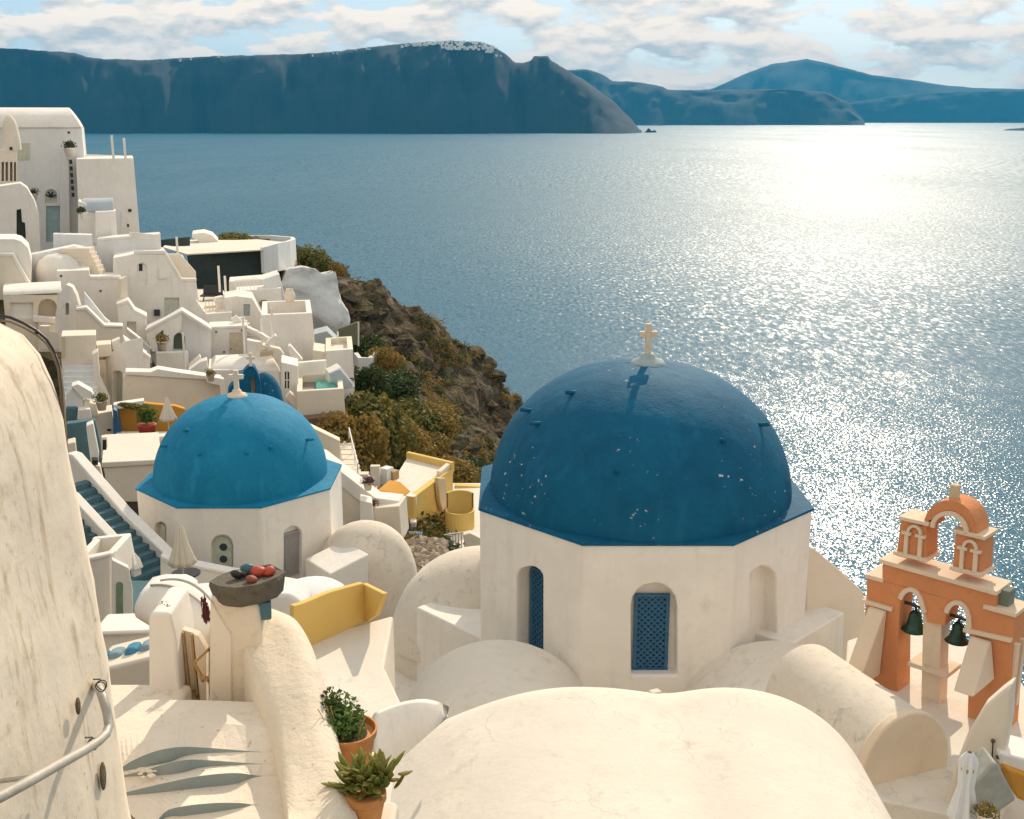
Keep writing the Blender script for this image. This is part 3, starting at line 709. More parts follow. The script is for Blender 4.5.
# -- stepped wall
t = house(90, 320, 86, 'stepped white courtyard wall with a small roof drain in front of the arched window house', 'stepped_house', 'house')
pl = Plane(57, 292, 86)
prism('wall', pl, [(56.5,271),(89,270),(90,278),(121,278),(124,306),(124,335),(57,335)], 3.5, WHITE, t)
prism('coping', pl, [(90,276.4),(121,276.4),(121,279.5),(90,279.5)], 1.1, WHITE, t, off=.05)
prism('side_wall', Plane(121,300,86,60), [(121,279),(127,276),(129,318),(122,322)], .4, CREAM, t, off=.04)
panel('roof_drain', pl, rect(60,62,275,277), DARK, t, off=.04); panel('roof_drain', pl, rect(99.5,101.5,290,292), DARK, t, off=.04)
t = house(70, 285, 88.5, 'bluish white curved stair wall between the rounded shell and the stepped courtyard', 'stair_wall', 'wall', None)
pl = Plane(33, 262, 88.5)
prism('wall', pl, [(30,255),(74,246),(84,248),(96,270),(98,300),(30,300)], 1.5, WHITE2, t)
MB().lathe(pl.p(62, 284)+Vector((0,-.4,-1)), [(1.7,0),(1.7,2.2),(1.4,2.9),(.8,3.3),(.001,3.45)], 16).build('rounded_oven', WHITE, t, smooth=True)
mb = MB()
for k in range(6): p = pl.p(78+k*2.2, 252+k*4.4, .1); mb.box(p, 2.2, 1.2, .35)
mb.build('stairs', CREAM, t)
# -- rounded shell at the left edge
t = house(10, 290, 84, 'rounded white shell wall with a sloping parapet at the left edge of the village', 'shell_house', 'house')
pl = Plane(0, 290, 84)
prism('wall', pl, [(-20,239),(14,239),(21,241),(28,248),(31.5,262),(31,290),(-20,290)], 4, WHITE, t)
prism('parapet', pl, [(-20,254),(13,255),(29,284),(32,300),(-20,300)], .8, CREAM, t, off=1.0)
prism('coping', pl, [(-20,253),(13.5,253.5),(30.5,284),(27.5,286),(11.5,256.5),(-20,256)], 1.0, WHITE, t, off=1.06)
# -- vaulted house with the pierced end wall
t = house(40, 345, 80, 'white vaulted house whose tall rounded end wall has a narrow slit window')
pl = Plane(5, 330, 80)
prism('wall', pl, [(3,295),(58,295),(58,352),(8,352)], 3.5, CREAM, t, holes=[arch(38,57,299,317), rect(10,33,303,318)], recess=1.0)
hole_panel('shutter', pl, rect(10,33,303,318), WHITE, t, .3)
barrel('roof', Plane(3,296,80), 3, 62, 283.5, 296, 4.2, WHITE, t)
pe = Plane(56, 340, 79, 12)
prism('end_wall', pe, [(56,352),(55,318),(58,300),(62,288),(66.5,284.5),(72,287),(76,295),(79.5,307),(78,322),(75,335),(74,352)], 1.0, WHITE, t, holes=[arch(65.5,68.8,303,315)], recess=.6)
prism('step', pl, [(33,316),(56,318),(56,324),(33,322)], .6, WHITE, t, off=.6)
panel('vent', pl, rect(40.5,42,323.5,325.5), DARK, t, off=.06)
prism('low_wall', pl, [(38,320),(56,320),(56,352),(38,352)], .5, CREAM, t, off=.5)
# -- sloped wall right of it
t = house(100, 340, 78, 'white wall sloping down in a diagonal to the right of the slit window vault', 'sloping_wall', 'wall', None)
pl = Plane(77, 335, 78)
prism('wall', pl, [(76,310),(86,308.5),(103,326),(123,327),(123,348),(76,348)], .9, CREAM, t)
prism('coping', pl, [(76,308.2),(86.5,306.8),(104.5,325),(123,325.6),(123,327.6),(103,327.5),(85.5,310),(76,311)], 1.2, WHITE, t, off=.12)
prism('slanted_panel', pl, [(84,292),(105,318),(110,322),(110,327),(84,309)], .5, WHITE2, t, off=-1.0)
# -- beige wall with stairs
t = house(80, 395, 70, 'beige courtyard wall with worn white steps below it near the old foreground wall', 'courtyard_house', 'house')
pl = Plane(62, 400, 70)
prism('wall', pl, [(61,336),(96,335),(96,380),(62,380)], 2.0, CREAM, t)
prism('side_pier', pl, [(92,355),(98,351),(100,378),(110,400),(108,418),(101,418),(94,385)], 1.2, WHITE, t, off=1.6)
mb = MB()
for k in range(7):
    p = pl.p(80.5, 400-k*5.5, 2.2-k*.34); mb.box(p-Vector((0,0,1.0)), 2.1, .36, 1.1)
mb.build('stairs', WHITE2, t, bevel=.02)
prism('block', pl, [(96,345),(111,344),(112,356),(97,358)], 1.5, CREAM, t, off=-.6)
panel('door_post', pl, rect(61.5,65,337,358), OCHRE, t, off=.1)
t = house(85, 428, 62, 'small white boxes and a low grey gable beside the old wall corner', 'box_house', 'house')
pl = Plane(66, 430, 62)
prism('gable', pl, [(66,395),(72,388),(82,396),(84,404),(84,420),(66,420)], 1.2, WHITE2, t); prism('roof_slab', pl, [(71,386.5),(78,384),(92,392),(94,398),(83,399)], 1.0, WHITE, t, off=.2)
prism('wall', pl, [(66,408),(77,408),(78,420),(66,421)], .8, TEAL, t, off=.4)
prism('block', pl, [(78,410),(90,409),(92,419),(77,420)], 1.2, WHITE, t, off=.8); prism('block', pl, [(84,402),(96,404),(99,418),(84,416)], 1.0, CREAM, t, off=.3)
prism('front_wall', pl, [(68,419),(112,411),(116,440),(118,458),(68,458)], 1.6, CREAM, t, off=.25)
pot(102, 410, 60.5, .75, 'leafy potted plant on the corner of the beige box wall', leaf=LEAFG, seed=34, potm=CREAM)
panel('vent', pl, rect(107,111,429,431), BLACK, t, off=.32)
# -- gabled house with arched opening
t = house(140, 372, 73, 'white gabled house with a tall arched doorway in its bright left wall')
pl = Plane(106, 400, 72, -28)
prism('wall', pl, [(105,359),(110,354),(117,346),(125,341),(127,374),(124,406),(106,406)], 1.5, WHITE, t, holes=[arch(112.5,122,371,404,spring=2.2)], recess=.5)
hole_panel('door', pl, arch(112.5,122,371,404,spring=2.2), DOORW, t, .4)
pl2 = Plane(125, 372, 72, 22)
prism('gable', pl2, [(125.5,341),(150,358),(150,385),(126,385)], 2.5, WHITE, t)
prism('coping', pl2, [(124.5,339),(151.5,357),(150,360),(125,343)], .6, WHITE, t, off=.08)
prism('chimney', pl2, [(112,342),(120,338.5),(120,350),(112,350)], .8, WHITE, t, off=-.6)
panel('side_door', Plane(98,395,71), [(97.5,360),(105.5,360),(108,398),(104,398)], DOORB, t)
# -- long garden wall
t = house(170, 405, 68, 'long plain garden wall with a stepped top behind the orange courtyard', 'garden_wall', 'wall', None)
pl = Plane(124, 404, 68)
prism('wall', pl, [(123,377),(126,374),(200,378),(222,381),(224,390),(226,412),(122,412)], .8, CREAM, t)
prism('coping', pl, [(125,371.5),(150,372),(158,369),(176,372),(205,376),(222,378.5),(222,381.5),(200,379.5),(126,375)], 1.1, WHITE, t, off=.12)
prism('end_pier', pl, [(206,376),(224,379),(226,412),(222,412),(220,386),(207,383)], .6, WHITE, t, off=.7)
pot(211, 381, 67.6, .6, 'dry tufted plant in the notch at the end of the garden wall', leaf=LEAFO, seed=35, potm=CREAM)
# -- orange courtyard
t = house(145, 432, 61, 'small sunken courtyard with orange ochre walls and a planter ledge', 'orange_courtyard', 'courtyard', None)
pl = Plane(115, 432, 61)
prism('back_wall', pl, [(116,407),(143,403),(152,404),(175,406),(185,409),(185,436),(120,436)], .5, ORANGEW, t, off=-1.5)
prism('ledge', pl, [(113,405),(144,400.5),(144,405),(114,410)], .7, WHITE, t, off=-1.0)
prism('side_wall', pl, [(113,409),(117,411),(122,436),(113,440)], 1.5, BLUEWOOD, t, off=-.2)
prism('front_wall', pl, [(113,438),(117,434),(186,434),(186,440),(113,441)], .6, CREAM, t, off=.1)
t = thing('potted_plant', 'green leafy bush in a red pot in the orange courtyard', 'potted plant', at(147.5, 434, 60.6), None); c = at(147.5, 434, 60.6)
MB().lathe(c, [(.001,0),(.4,0),(.5,.5),(.52,.55),(.45,.55),(.001,.5)], 16).build('pot', RED, t, smooth=True)
o = bpy.data.objects.new('leaves', shrub_mesh('leaves', 41, 700, .2, LEAFH)); COL.objects.link(o); o.parent = t; o.location = (0, .1, .8); o.scale = (.65, .65, 1.1)
o = bpy.data.objects.new('vine', shrub_mesh('vine', 42, 500, .2, LEAFG)); COL.objects.link(o); tag(o, 'trailing vine along the top of the orange courtyard wall', 'vine'); o.location = at(131, 408, 59.6); o.scale = (1.5, .4, .35); o.rotation_euler = (0, R(12), 0)
def parasol(px, yt, ym, yb, Y, label, w=.45, mat=CANVAS, folds=9):
    b = at(px, yb, Y); top = at(px, yt, Y).z-b.z; mid = at(px, ym, Y).z-b.z
    t = thing('folded_parasol', label, 'parasol', b, 'folded parasols on the terraces')
    MB().tube([b+Vector((0,0,-.3)), b+Vector((0,0,top-.05))], .035, 8).build('pole', WHITE, t, smooth=True)
    mb = MB(); n = 36; prof = [(.03, top), (.10, top-.12*(top-mid)), (.5*w, top-.5*(top-mid)), (.85*w, mid+.12*(top-mid)), (w, mid), (w*.9, mid-.02)]
    for r, z in prof:
        for k in range(n):
            a = 2*math.pi*k/n; rr = r*(1+.22*math.sin(folds*a)); mb.v.append(b+Vector((rr*math.cos(a), rr*math.sin(a), z+(.06*math.sin(folds*a) if r > .8*w else 0))))
    for i in range(len(prof)-1):
        for k in range(n): mb.f.append((i*n+k, i*n+(k+1)%n, (i+1)*n+(k+1)%n, (i+1)*n+k)); mb.m.append(0)
    mb.build('canopy', mat, t, smooth=True)
    return t
parasol(169, 397, 420, 432, 60.4, 'small folded cream parasol standing in the orange courtyard', .42)
# -- flat roof with wall behind dome
t = house(130, 500, 52, 'flat sunlit roof over a plain shaded wall left of the nearer blue dome', 'flat_house', 'house')
pl = Plane(103, 498, 52)
prism('wall', pl, [(103,466),(160,463),(162,502),(110,502)], 5, CREAM, t); prism('roof', pl, [(101.5,462.5),(161,459.5),(161,464.5),(101.5,468)], 5.2, ROOFW, t, off=.1)
prism('back_wall', pl, [(104,441),(166,436),(166,446),(104,452)], .5, WHITE, t, off=-5.1)
prism('chimney', pl, [(101,437.5),(107,437),(108,450),(101,452)], .5, CREAM, t, off=-2.5)
panel('grille', Plane(101,450,49), rect(102.5,106.5,440,450), BLACK, t, off=-.3, thick=.1)
t = house(90, 470, 45, 'narrow teal light well with a white dividing wall next to the old wall', 'light_well', 'courtyard', None)
pl = Plane(68, 470, 45)
prism('back_wall', pl, [(66,424),(95,420),(101,446),(101,470),(66,470)], .5, TEAL, t, off=-1)
prism('dividing_wall', pl, [(86,426),(93,423),(99,455),(98,466),(91,465)], .6, WHITE, t, off=.4)
prism('front_wall', pl, [(68,464),(100,466),(103,480),(112,500),(68,500)], .6, CREAM, t, off=.6)
prism('corner_block', pl, [(67,444),(75,442),(78,466),(68,470)], .8, CREAM, t, off=.5)
panel('bench', pl, rect(92,98,460,465), BLACK, t, off=.8, thick=.4)
# -- house with open gable (right of centre)
t = house(185, 370, 83, 'white house with an open gabled porch and a dark arched doorway')
pl = Plane(146, 368, 83)
prism('wall', pl, [(146,331),(165,322),(182,312),(205,326),(211,330),(211,378),(160,378),(150,352)], 2.5, WHITE2, t, holes=[arch(173.5,185,333,350), [(157,331),(167,327),(167,352),(158,352),(155,345)]], recess=.8)
hole_panel('door', pl, arch(173.5,185,333,350), simple('dark_green_door_paint', (.12,.16,.11), .6), t, .6)
prism('left_fin', pl, [(145,331),(168,319),(182.5,311.5),(181,330),(174,336),(172,352),(166,352),(163,330),(156,336),(158,352),(152,352)], 1.0, WHITE, t, off=.6)
prism('coping', pl, [(145,329.6),(182,310.2),(212,329),(211,331.4),(182,313),(146,332.5)], .6, WHITE, t, off=.7)
prism('front_wall', pl, [(156,353),(188,352),(189,368),(200,358),(200,378),(157,378)], .6, WHITE, t, off=1.9)
prism('step_wall', pl, [(188,366),(200,356),(201.5,359),(190,371)], 1.0, WHITE, t, off=2.3)
pole(185.5,333,372,80,'thin white post in front of the open gabled porch',.08)
pot(163, 350, 81, .9, 'bare twiggy plant in the niche of the open gabled porch', leaf=LEAFO, seed=36, potm=WHITE)
# -- flat facade with door
t = house(230, 360, 86, 'low white facade with a cream door between the open gabled porch and the long vault')
pl = Plane(209, 362, 86)
prism('wall', pl, [(208.5,328.5),(247,327),(248,364),(209,364)], 3, WHITE, t, holes=[rect(229.5,243,333,354.5)], recess=.15)
hole_panel('door', pl, rect(229.5,243,333,354.5), DOORB, t, .1); panel('door_handle', pl, rect(230.5,231.5,348,349.5), BLACK, t, off=.02)
prism('coping', pl, [(208,326.8),(248,325.4),(248,328),(208,329.4)], .6, WHITE, t, off=.08)
for x, y in ((216,332),(242,330.5),(224,352)): panel('wall_lamp', pl, rect(x-.8,x+.8,y-.8,y+.8), BLACK, t, off=.1, thick=.1)
pole(246.5,316,380,84,'tall thin post beside the cream door of the low facade',.08)
# -- long vault
t = house(245, 385, 79, 'long white barrel vaulted house behind the small blue belfry')
pl = Plane(209, 380, 79)
prism('wall', pl, [(208,370),(278,370),(281,398),(208,398)], 4, WHITE, t)
barrel('roof', Plane(208,372,79), 208.5, 281, 355.5, 376, 4.4, WHITE, t, endslope=.5)
# -- dark stone wall and the sunlit terrace above it
t = house(225, 288, 112, 'sunlit terrace on a dark stone retaining wall with a curved white parapet at its end', 'stone_terrace', 'terrace', None)
pl = Plane(186, 280, 112)
prism('wall', pl, [(187,255.5),(262,250.5),(264,300),(194,300)], 1.0, DARKSTONE, t, off=.3)
a = [at(163,247,118), at(187,254,111.9), at(262,249.5,111.9), at(294,243,124), at(250,238.5,138), at(170,240,134)]
mesh('terrace_floor', a+[v-Vector((0,0,.12)) for v in a], [tuple(range(6)), tuple(range(11,5,-1))]+[(i,(i+1)%6,6+(i+1)%6,6+i) for i in range(6)], ROOFW, t)
cur = [at(262,250.5,112.2), at(276,249,114), at(288,247,118), at(294,244,124), at(292,241.5,131), at(270,239.5,137), at(224,239.5,140)]
secs = []
for i, c in enumerate(cur):
    d = (cur[min(i+1,6)]-cur[max(i-1,0)]); d.z = 0; d.normalize(); nn = Vector((d.y,-d.x,0)); h = [.3,.55,.6,.55,.5,.5,.5][i]
    secs.append([c-nn*.2-Vector((0,0,2.2 if i<4 else .5)), c+nn*.2-Vector((0,0,2.2 if i<4 else .5)), c+nn*.2+Vector((0,0,h)), c-nn*.2+Vector((0,0,h))])
loft('parapet', secs, WHITE2, t, smooth=False)
prism('back_wall', Plane(161,244,122), [(161,240),(190,237),(190,246),(161,248)], .5, DARKSTONE, t)
prism('pillar', pl, [(263,250),(271,249),(272,278),(264,280)], 3, WHITE, t, off=.2)
pole(271.5,258,275,110,'thin white post at the right end of the dark stone wall',.09)
t = house(205, 248, 128, 'irregular white roof block standing on the sunlit terrace', 'roof_block', 'roof block', None)
prism('wall', Plane(192,250,128), [(192,234),(204,232.5),(212,235),(218,241),(219,249),(207,250),(200,247),(198,240),(192,238)], 4, WHITE, t)
pole(178.5,237,265,100,'slim white post left of the dark stone wall, beside the diagonal roof edge',.1)
pole(219.5,266,285,98,'slim white post in front of the dark stone wall',.1); pole(226,276,296,97,'short white post at the top of the courtyard stairs',.1)
prism_t = house(188, 275, 97, 'tapered white chimney pier at the left end of the dark stone wall', 'chimney_pier', 'chimney', None)
prism('stack', Plane(180,280,97), [(180,258),(182,255),(190,272),(191,284),(186,284)], .8, WHITE, prism_t)
# -- courtyard in front of it
t = house(210, 312, 96, 'sunlit sunken courtyard with white rims below the dark stone wall', 'sunken_courtyard', 'courtyard', None)
a = [at(196,303,96), at(205,314,92), at(230,312,92), at(232,300,99), at(222,289,108), at(195,289,108)]
mesh('floor', a+[v-Vector((0,0,.5)) for v in a], [tuple(range(6)), tuple(range(11,5,-1))]+[(i,(i+1)%6,6+(i+1)%6,6+i) for i in range(6)], ROOFW, t)
pl = Plane(203, 315, 91)
prism('front_wall', pl, [(196,300),(206,314),(232,312),(232,330),(200,330)], .5, WHITE, t)
prism('inner_wall', Plane(205,312,95), [(204,306),(219,305),(219,314),(205,314)], .4, CREAM, t)
prism('side_wall', Plane(216,312,94,35), [(215,298),(224,296),(227,314),(221,316)], .6, WHITE, t)
t = thing('garden_chair', 'dark folded garden chair in the sunken courtyard', 'chair', at(212, 301, 100), None); c = at(212, 301, 100)
MB().bar(c+Vector((-.9,0,.5)), c+Vector((.9,0,.5)), 1.0, .12).build('seat', BLACK, t); MB().bar(c+Vector((0,.45,.5)), c+Vector((0,.75,1.3)), 1.7, .1).build('backrest', BLACK, t)
for sx_ in (-.7,.7): MB().bar(c+Vector((sx_,-.3,0)), c+Vector((sx_,.3,.5)), .08).build('leg', BLACK, t)
# -- white blocks with arched olive door
t = house(250, 310, 93, 'stacked white blocks with an arched olive door and a grey shutter')
pl = Plane(229, 312, 93)
prism('wall', pl, [(224,298),(236,296),(252,298),(262,315),(270,330),(280,345),(228,345)], 3.5, WHITE, t, holes=[rect(243.5,250,304.5,316)], recess=.2)
hole_panel('shutter', pl, rect(243.5,250,304.5,316), simple('grey_shutter_paint', (.33,.37,.38), .6), t, .15)
pb = Plane(236, 300, 97)
prism('back_wall', pb, [(236,291),(281,288),(283,318),(236,318)], 2.5, WHITE, t, holes=[arch(258,270.5,300,312.5)], recess=.2)
hole_panel('door', pb, arch(258,270.5,300,312.5), OLIVE, t, .15)
prism('upper_wall', Plane(229,290,101), [(229,281.5),(262,279),(278,274),(279,293),(229,296)], 3, WHITE, t)
prism('end_pier', pb, [(262,280),(279,274),(286,302),(284,306),(268,300)], 1.2, WHITE2, t, off=-.8)
# -- small walls, steps and ledges that fill the lanes between the houses
t = house(137, 355, 82, 'low diagonal white parapet between the stepped block and the gabled porch', 'lane_parapet', 'wall', None)
prism('wall', Plane(124,345,82), [(124,340),(128,331),(150,349),(152,364),(124,364)], .7, WHITE2, t); prism('coping', Plane(124,345,82), [(127,328.5),(151,347.5),(151,350.5),(127,332)], .8, WHITE, t, off=.06)
t = house(203, 372, 79.5, 'white ledge with a short ramp beside the left end of the long vault', 'lane_ledge', 'wall', None)
prism('wall', Plane(190,380,79.5), [(188,371),(200,362),(207,360),(209,385),(188,385)], 1.2, WHITE, t); prism('bench', Plane(190,380,79.2), [(196,374),(208,372),(208,378),(196,380)], .5, GREYROOF, t, off=.4)
t = house(246, 335, 89, 'narrow flight of white lane steps rising beside the stacked white blocks', 'lane_steps', 'stairs', None)
mb = MB()
for k in range(9): p = at(238+k*2.6, 318+k*2.9, 89.5-k*.25); mb.box(p-Vector((0,0,1)), 1.0, .5, 1.05)
mb.build('steps', WHITE2, t, bevel=.02)
prism('rail_wall', Plane(233,312,88.4), [(232,318),(236,315),(262,344),(262,352),(234,330)], .3, WHITE, t)
t = house(222, 305, 94.5, 'thin white railing along the edge of the sunken courtyard', 'railing', 'railing', None); mb = MB(); A = at(206,313,91.2); B = at(231,311,91.2)
for k in range(8): q = A+(B-A)*(k/7); mb.bar(q, q+Vector((0,0,.9)), .05)
mb.bar(A+Vector((0,0,.9)), B+Vector((0,0,.9)), .06); mb.build('rails', WHITE, t)
t = house(285, 300, 90, 'thin white railing standing on the upper white block beside the rock', 'railing', 'railing', None); mb = MB(); A = at(236,291,96.5); B = at(258,289,96.8)
for k in range(7): q = A+(B-A)*(k/6); mb.bar(q, q+Vector((0,0,.9)), .05)
mb.bar(A+Vector((0,0,.9)), B+Vector((0,0,.9)), .06); mb.build('rails', WHITE, t)
t = house(52, 330, 78.6, 'low cream wall with a stepped top in front of the slit window vault', 'lane_wall', 'wall', None)
prism('wall', Plane(40,335,78.6), [(40,326),(50,326),(50,331),(58,332),(60,350),(40,350)], .5, CREAM, t)
# -- large box with sunken roof terrace
t = house(290, 355, 85, 'large plain white cube with a walled roof terrace in front of the whitewashed rock')
pl = Plane(262, 350, 85)
prism('wall', pl, [(261,315),(312,313),(315,345),(315.5,370),(290,372),(262,345)], .5, WHITE, t)
tray(pl, (261,315), (312,313), 6.5, .9, .4, WHITE, t, ROOFW)
t = thing('clay_jar', 'pale clay jar on the corner of the cube roof terrace', 'jar', at(290, 302, 91), None)
MB().lathe(at(290,302,91), [(.001,0),(.28,0),(.44,.35),(.45,.6),(.3,.9),(.25,.97),(.3,1.05),(.24,1.05),(.2,.95),(.001,.9)], 16).build('body', CREAM, t, smooth=True)
pole(262.5,319,342,82,'left one of the two white posts in front of the plain cube',.09); pole(273,308,338,82,'right one of the two white posts in front of the plain cube',.09)
# -- diagonal path
t = house(270, 365, 80, 'stepped white pathway with low walls running down beside the plain cube', 'stepped_path', 'stairs', None)
pl = Plane(248, 360, 80)
prism('wall', pl, [(247,340),(262,343),(276,352),(290,364),(297,372),(297,390),(248,390)], .8, WHITE, t, off=-1.4)
prism('low_wall', pl, [(266,343),(275,335),(277,337),(268,346)], .8, WHITE, t, off=.2); prism('low_wall', pl, [(288,346),(290.5,345.5),(303,360),(300,362),(290,356)], .8, WHITE, t)
prism('low_wall', pl, [(247,327),(262,334),(271,340),(271,344),(260,338),(247,331)], .8, WHITE, t, off=-1)
prism('block', pl, [(262,345),(280,349),(292,366),(280,364)], .8, CREAM, t, off=.5)
prism('yellow_bench', pl, [(260,352),(273,350),(273,355),(260,357)], .8, OCHRE, t, off=.6)
# -- pool house
t = house(320, 415, 73, 'white pool terrace with a small turquoise plunge pool behind its parapet', 'pool_house', 'house')
pl = Plane(297, 415, 73)
prism('wall', pl, [(296.5,391.5),(343.5,388.5),(346,420),(297.5,422)], .4, CREAM, t)
tray(pl, (296.5,391.5), (343.5,388.5), 5, .5, .35, CREAM, t, simple('deck_stone', (.22,.2,.17), .8))
prism('back_wall', Plane(297,385,78), [(296.5,363),(326,360.5),(328,386),(297,388)], .5, WHITE, t)
wa = [pl.p(316,391,-.4), pl.p(341.5,389.5,-.4)]; wa += [wa[1]-pl.n*4, wa[0]-pl.n*4]
wm, wt_, wb = newmat('pool_water'); wb.inputs['Base Color'].default_value = (.02, .36, .32, 1); wb.inputs['Roughness'].default_value = .08
mesh('pool_water', [v+Vector((0,0,-.18)) for v in wa]+[v-Vector((0,0,.45)) for v in wa], [(0,1,2,3),(7,6,5,4),(0,1,5,4),(1,2,6,5),(2,3,7,6),(3,0,4,7)], wm, t)
t = house(295, 392, 75, 'narrow white house with a tall dark window left of the plunge pool')
pl = Plane(281, 395, 75)
prism('wall', pl, [(281,362),(298,366),(299,402),(305,420),(282,415)], 2.5, WHITE, t, holes=[rect(284.8,289.2,372,389)], recess=.3)
f = hole_panel('window', pl, rect(284.8,289.2,372,389), GLASS, t, .2)
mb = MB(); mb.bar(pl.p(287,372,-.12), pl.p(287,389,-.12), .07).bar(pl.p(284.8,380,-.12), pl.p(289.2,380,-.12), .07); mb.build('frame', WHITE, f)
prism('low_wall', pl, [(290,392),(296,398),(312,415),(304,418),(285,398)], .6, CREAM, t, off=1.8)
t = house(340, 388, 76, 'small house with a blue grey shaded sloping roof right of the plunge pool')
prism('roof', Plane(329,388,76), [(328.5,374),(340,369),(352.5,384),(353,388),(340,390)], .4, GREYROOF, t); prism('wall', Plane(329,388,76.8,20), [(329,373),(341,367),(353,383),(354,404),(329,404)], 1.4, WHITE, t)
t = house(333, 370, 82, 'low white cube with a thin rim and a corner post right of the plain cube')
pl = Plane(314, 370, 82)
prism('wall', pl, [(325.5,351),(353,349),(354,378),(326,380)], .5, WHITE, t); tray(pl, (325.5,351), (353,349), 5, .4, .4, CREAM, t, ROOFW)
prism('left_wall', pl, [(313,350),(326,352),(326,380),(314,378)], 3, CREAM, t, off=-.5)
prism('corner_post', Plane(337,345,87), [(337,332),(338.5,332),(339.5,346),(336.5,346)], .25, WHITE, t)
t = house(325, 342, 93, 'low dark shaded roof at the foot of the whitewashed rock', 'shed', 'shed', None)
prism('roof', Plane(314,342,93), [(313.5,334.5),(327,331),(337,341),(337,346),(314,347)], 2.5, GREYROOF, t)
t = house(348, 344, 104, 'dark olive garden wall with white end posts beside the rock', 'olive_wall', 'wall', None)
prism('wall', Plane(337,344,104), [(338,329),(358,322),(358,345),(338,345)], .4, simple('olive_wall_paint', (.17,.17,.11), .9), t)
MB().bar(at(358.5,346,103.8), at(358.5,322,103.8), .12).build('post', WHITE, t)
# -- whitewashed rock
pr = Plane(280, 340, 112); ptsr = [(277,290),(282,275),(288,272),(300,268.5),(312,271),(318,276),(330,274),(336,290),(342,303),(348,312),(349,322),(345,330),(334,340),(333,365),(280,365)]
o = prism('whitewashed_rock', pr, ptsr, 2.6, WROCK)
bm = bmesh.new(); bm.from_mesh(o.data); bmesh.ops.triangulate(bm, faces=bm.faces[:]); bmesh.ops.subdivide_edges(bm, edges=bm.edges[:], cuts=5, use_grid_fill=True)
for v in bm.verts:
    q = o.location+v.co; k = Vector((noise.fractal(q*.25, 1, 2, 5), noise.fractal(q*.25+Vector((7,0,0)), 1, 2, 5)*1.6, noise.fractal(q*.25+Vector((0,0,9)), 1, 2, 5)))*.7
    v.co += k*Vector((.55, 1.3, .55))+Vector((0, (q.z-o.location.z)*.16, 0))
bm.to_mesh(o.data); bm.free(); o.modifiers.clear(); tag(o, 'big whitewashed rock face rising behind the plain white cube', 'rock')
# -- curved garden wall
cur = [at(352,392,88), at(352,384,90), at(356,379,92), at(366,377,92), at(374,372,94)]
secs = []
for i, c in enumerate(cur):
    d = cur[min(i+1,4)]-cur[max(i-1,0)]; d.z = 0; d.normalize(); nn = Vector((d.y,-d.x,0))
    secs.append([c-nn*.22-Vector((0,0,2)), c+nn*.22-Vector((0,0,2)), c+nn*.22+Vector((0,0,.45)), c-nn*.22+Vector((0,0,.45))])
tag(loft('garden_wall', secs, WHITE, smooth=False), 'low curved white garden wall among dark shrubs right of the pool', 'wall')
cur = [at(356,357,100), at(360,362,99), at(370,362,99), at(377,356,101)]; secs = []
for i, c in enumerate(cur):
    d = cur[min(i+1,3)]-cur[max(i-1,0)]; d.z = 0; d.normalize(); nn = Vector((d.y,-d.x,0))
    secs.append([c-nn*.2-Vector((0,0,1.5)), c+nn*.2-Vector((0,0,1.5)), c+nn*.2+Vector((0,0,.4)), c-nn*.2+Vector((0,0,.4))])
tag(loft('garden_wall', secs, WHITE2, smooth=False), 'upper short curved garden wall below the olive wall', 'wall')
t = thing('roadside_shrine', 'tiny white shrine standing on the cliff ridge above the sea', 'shrine', at(416, 324, 143), None)
prism('wall', Plane(414,326,143), [(413,318),(416,314.5),(419,317),(419,327),(414,327)], 1.2, WHITE, t)
# -- small blue belfry
t = thing('blue_belfry', 'small blue arched belfry with a curved blue roof behind the nearer dome', 'belfry', at(255, 410, 60), None)
pl = Plane(228, 405, 60)
prism('wall', pl, [(227.5,412),(228,390),(231,385.5),(233,384),(237,382),(236,378),(238,374),(243,373),(246,369),(251,365),(255,368),(258,374),(260,380),(263,412)], .9, DOMEB, t, holes=[arch(250.5,255.5,377,400)], recess=.8, bevel=.04)
hole_panel('bell_opening', pl, arch(250.5,255.5,377,400), CREAM, t, .75)
mb = MB(); q = mpp(62, 400); mb.ball(at(266, 408, 62.5), 18*q, 18*q, 37*q, 16); mb.build('dome', DOMEB, t, smooth=True)
mb = MB(); c = pl.p(247.5, 366); mb.bar(pl.p(250.5,366), pl.p(250.5,353), .14).bar(pl.p(246,358), pl.p(255,358), .14); mb.build('cross', CREAM, t)
# -- slope below: brown stone band, stairs, sloping wall
t = house(325, 430, 72, 'brown dry stone retaining wall under the pool terrace', 'stone_wall', 'wall', None)
prism('wall', Plane(308,430,72), [(303,419),(346,415),(347,436),(322,440),(305,432)], 1.0, plaster('brown_rubble_stone', (.20,.12,.08), dirt=(.08,.06,.05), amt=.7, scale=2, bump=.8), t)
t = house(350, 480, 64, 'short worn flight of outdoor steps with a white hand rail below the shrubs', 'outdoor_stairs', 'stairs', None)
mb = MB()
for k in range(8): p = at(352-k*1.2, 480-k*5.0, 63.5+k*.9); mb.box(p-Vector((0,0,.9)), 1.1, .95, 1.1)
mb.build('step', CREAM, t, bevel=.03)
mb = MB(); A = at(358,480,63.3); B = at(349.5,443,70)
mb.tube([A+Vector((0,0,.2)), A+Vector((0,0,1.0)), B+Vector((0,0,1.0)), B], .045, 6)
for f in (.33, .66): q = A+(B-A)*f; mb.tube([q, q+Vector((0,0,1.0))], .035, 6)
mb.build('handrail', WHITE, t)
prism('side_wall', Plane(310,430,66), [(309,426),(340,441),(341,470),(334,470),(312,446)], .8, CREAM, t)
t = house(365, 500, 55, 'broad sloping cream stair wall with a yellow edge descending to the ochre house', 'sloping_wall', 'wall', None)
pl = Plane(310, 450, 55, -8)
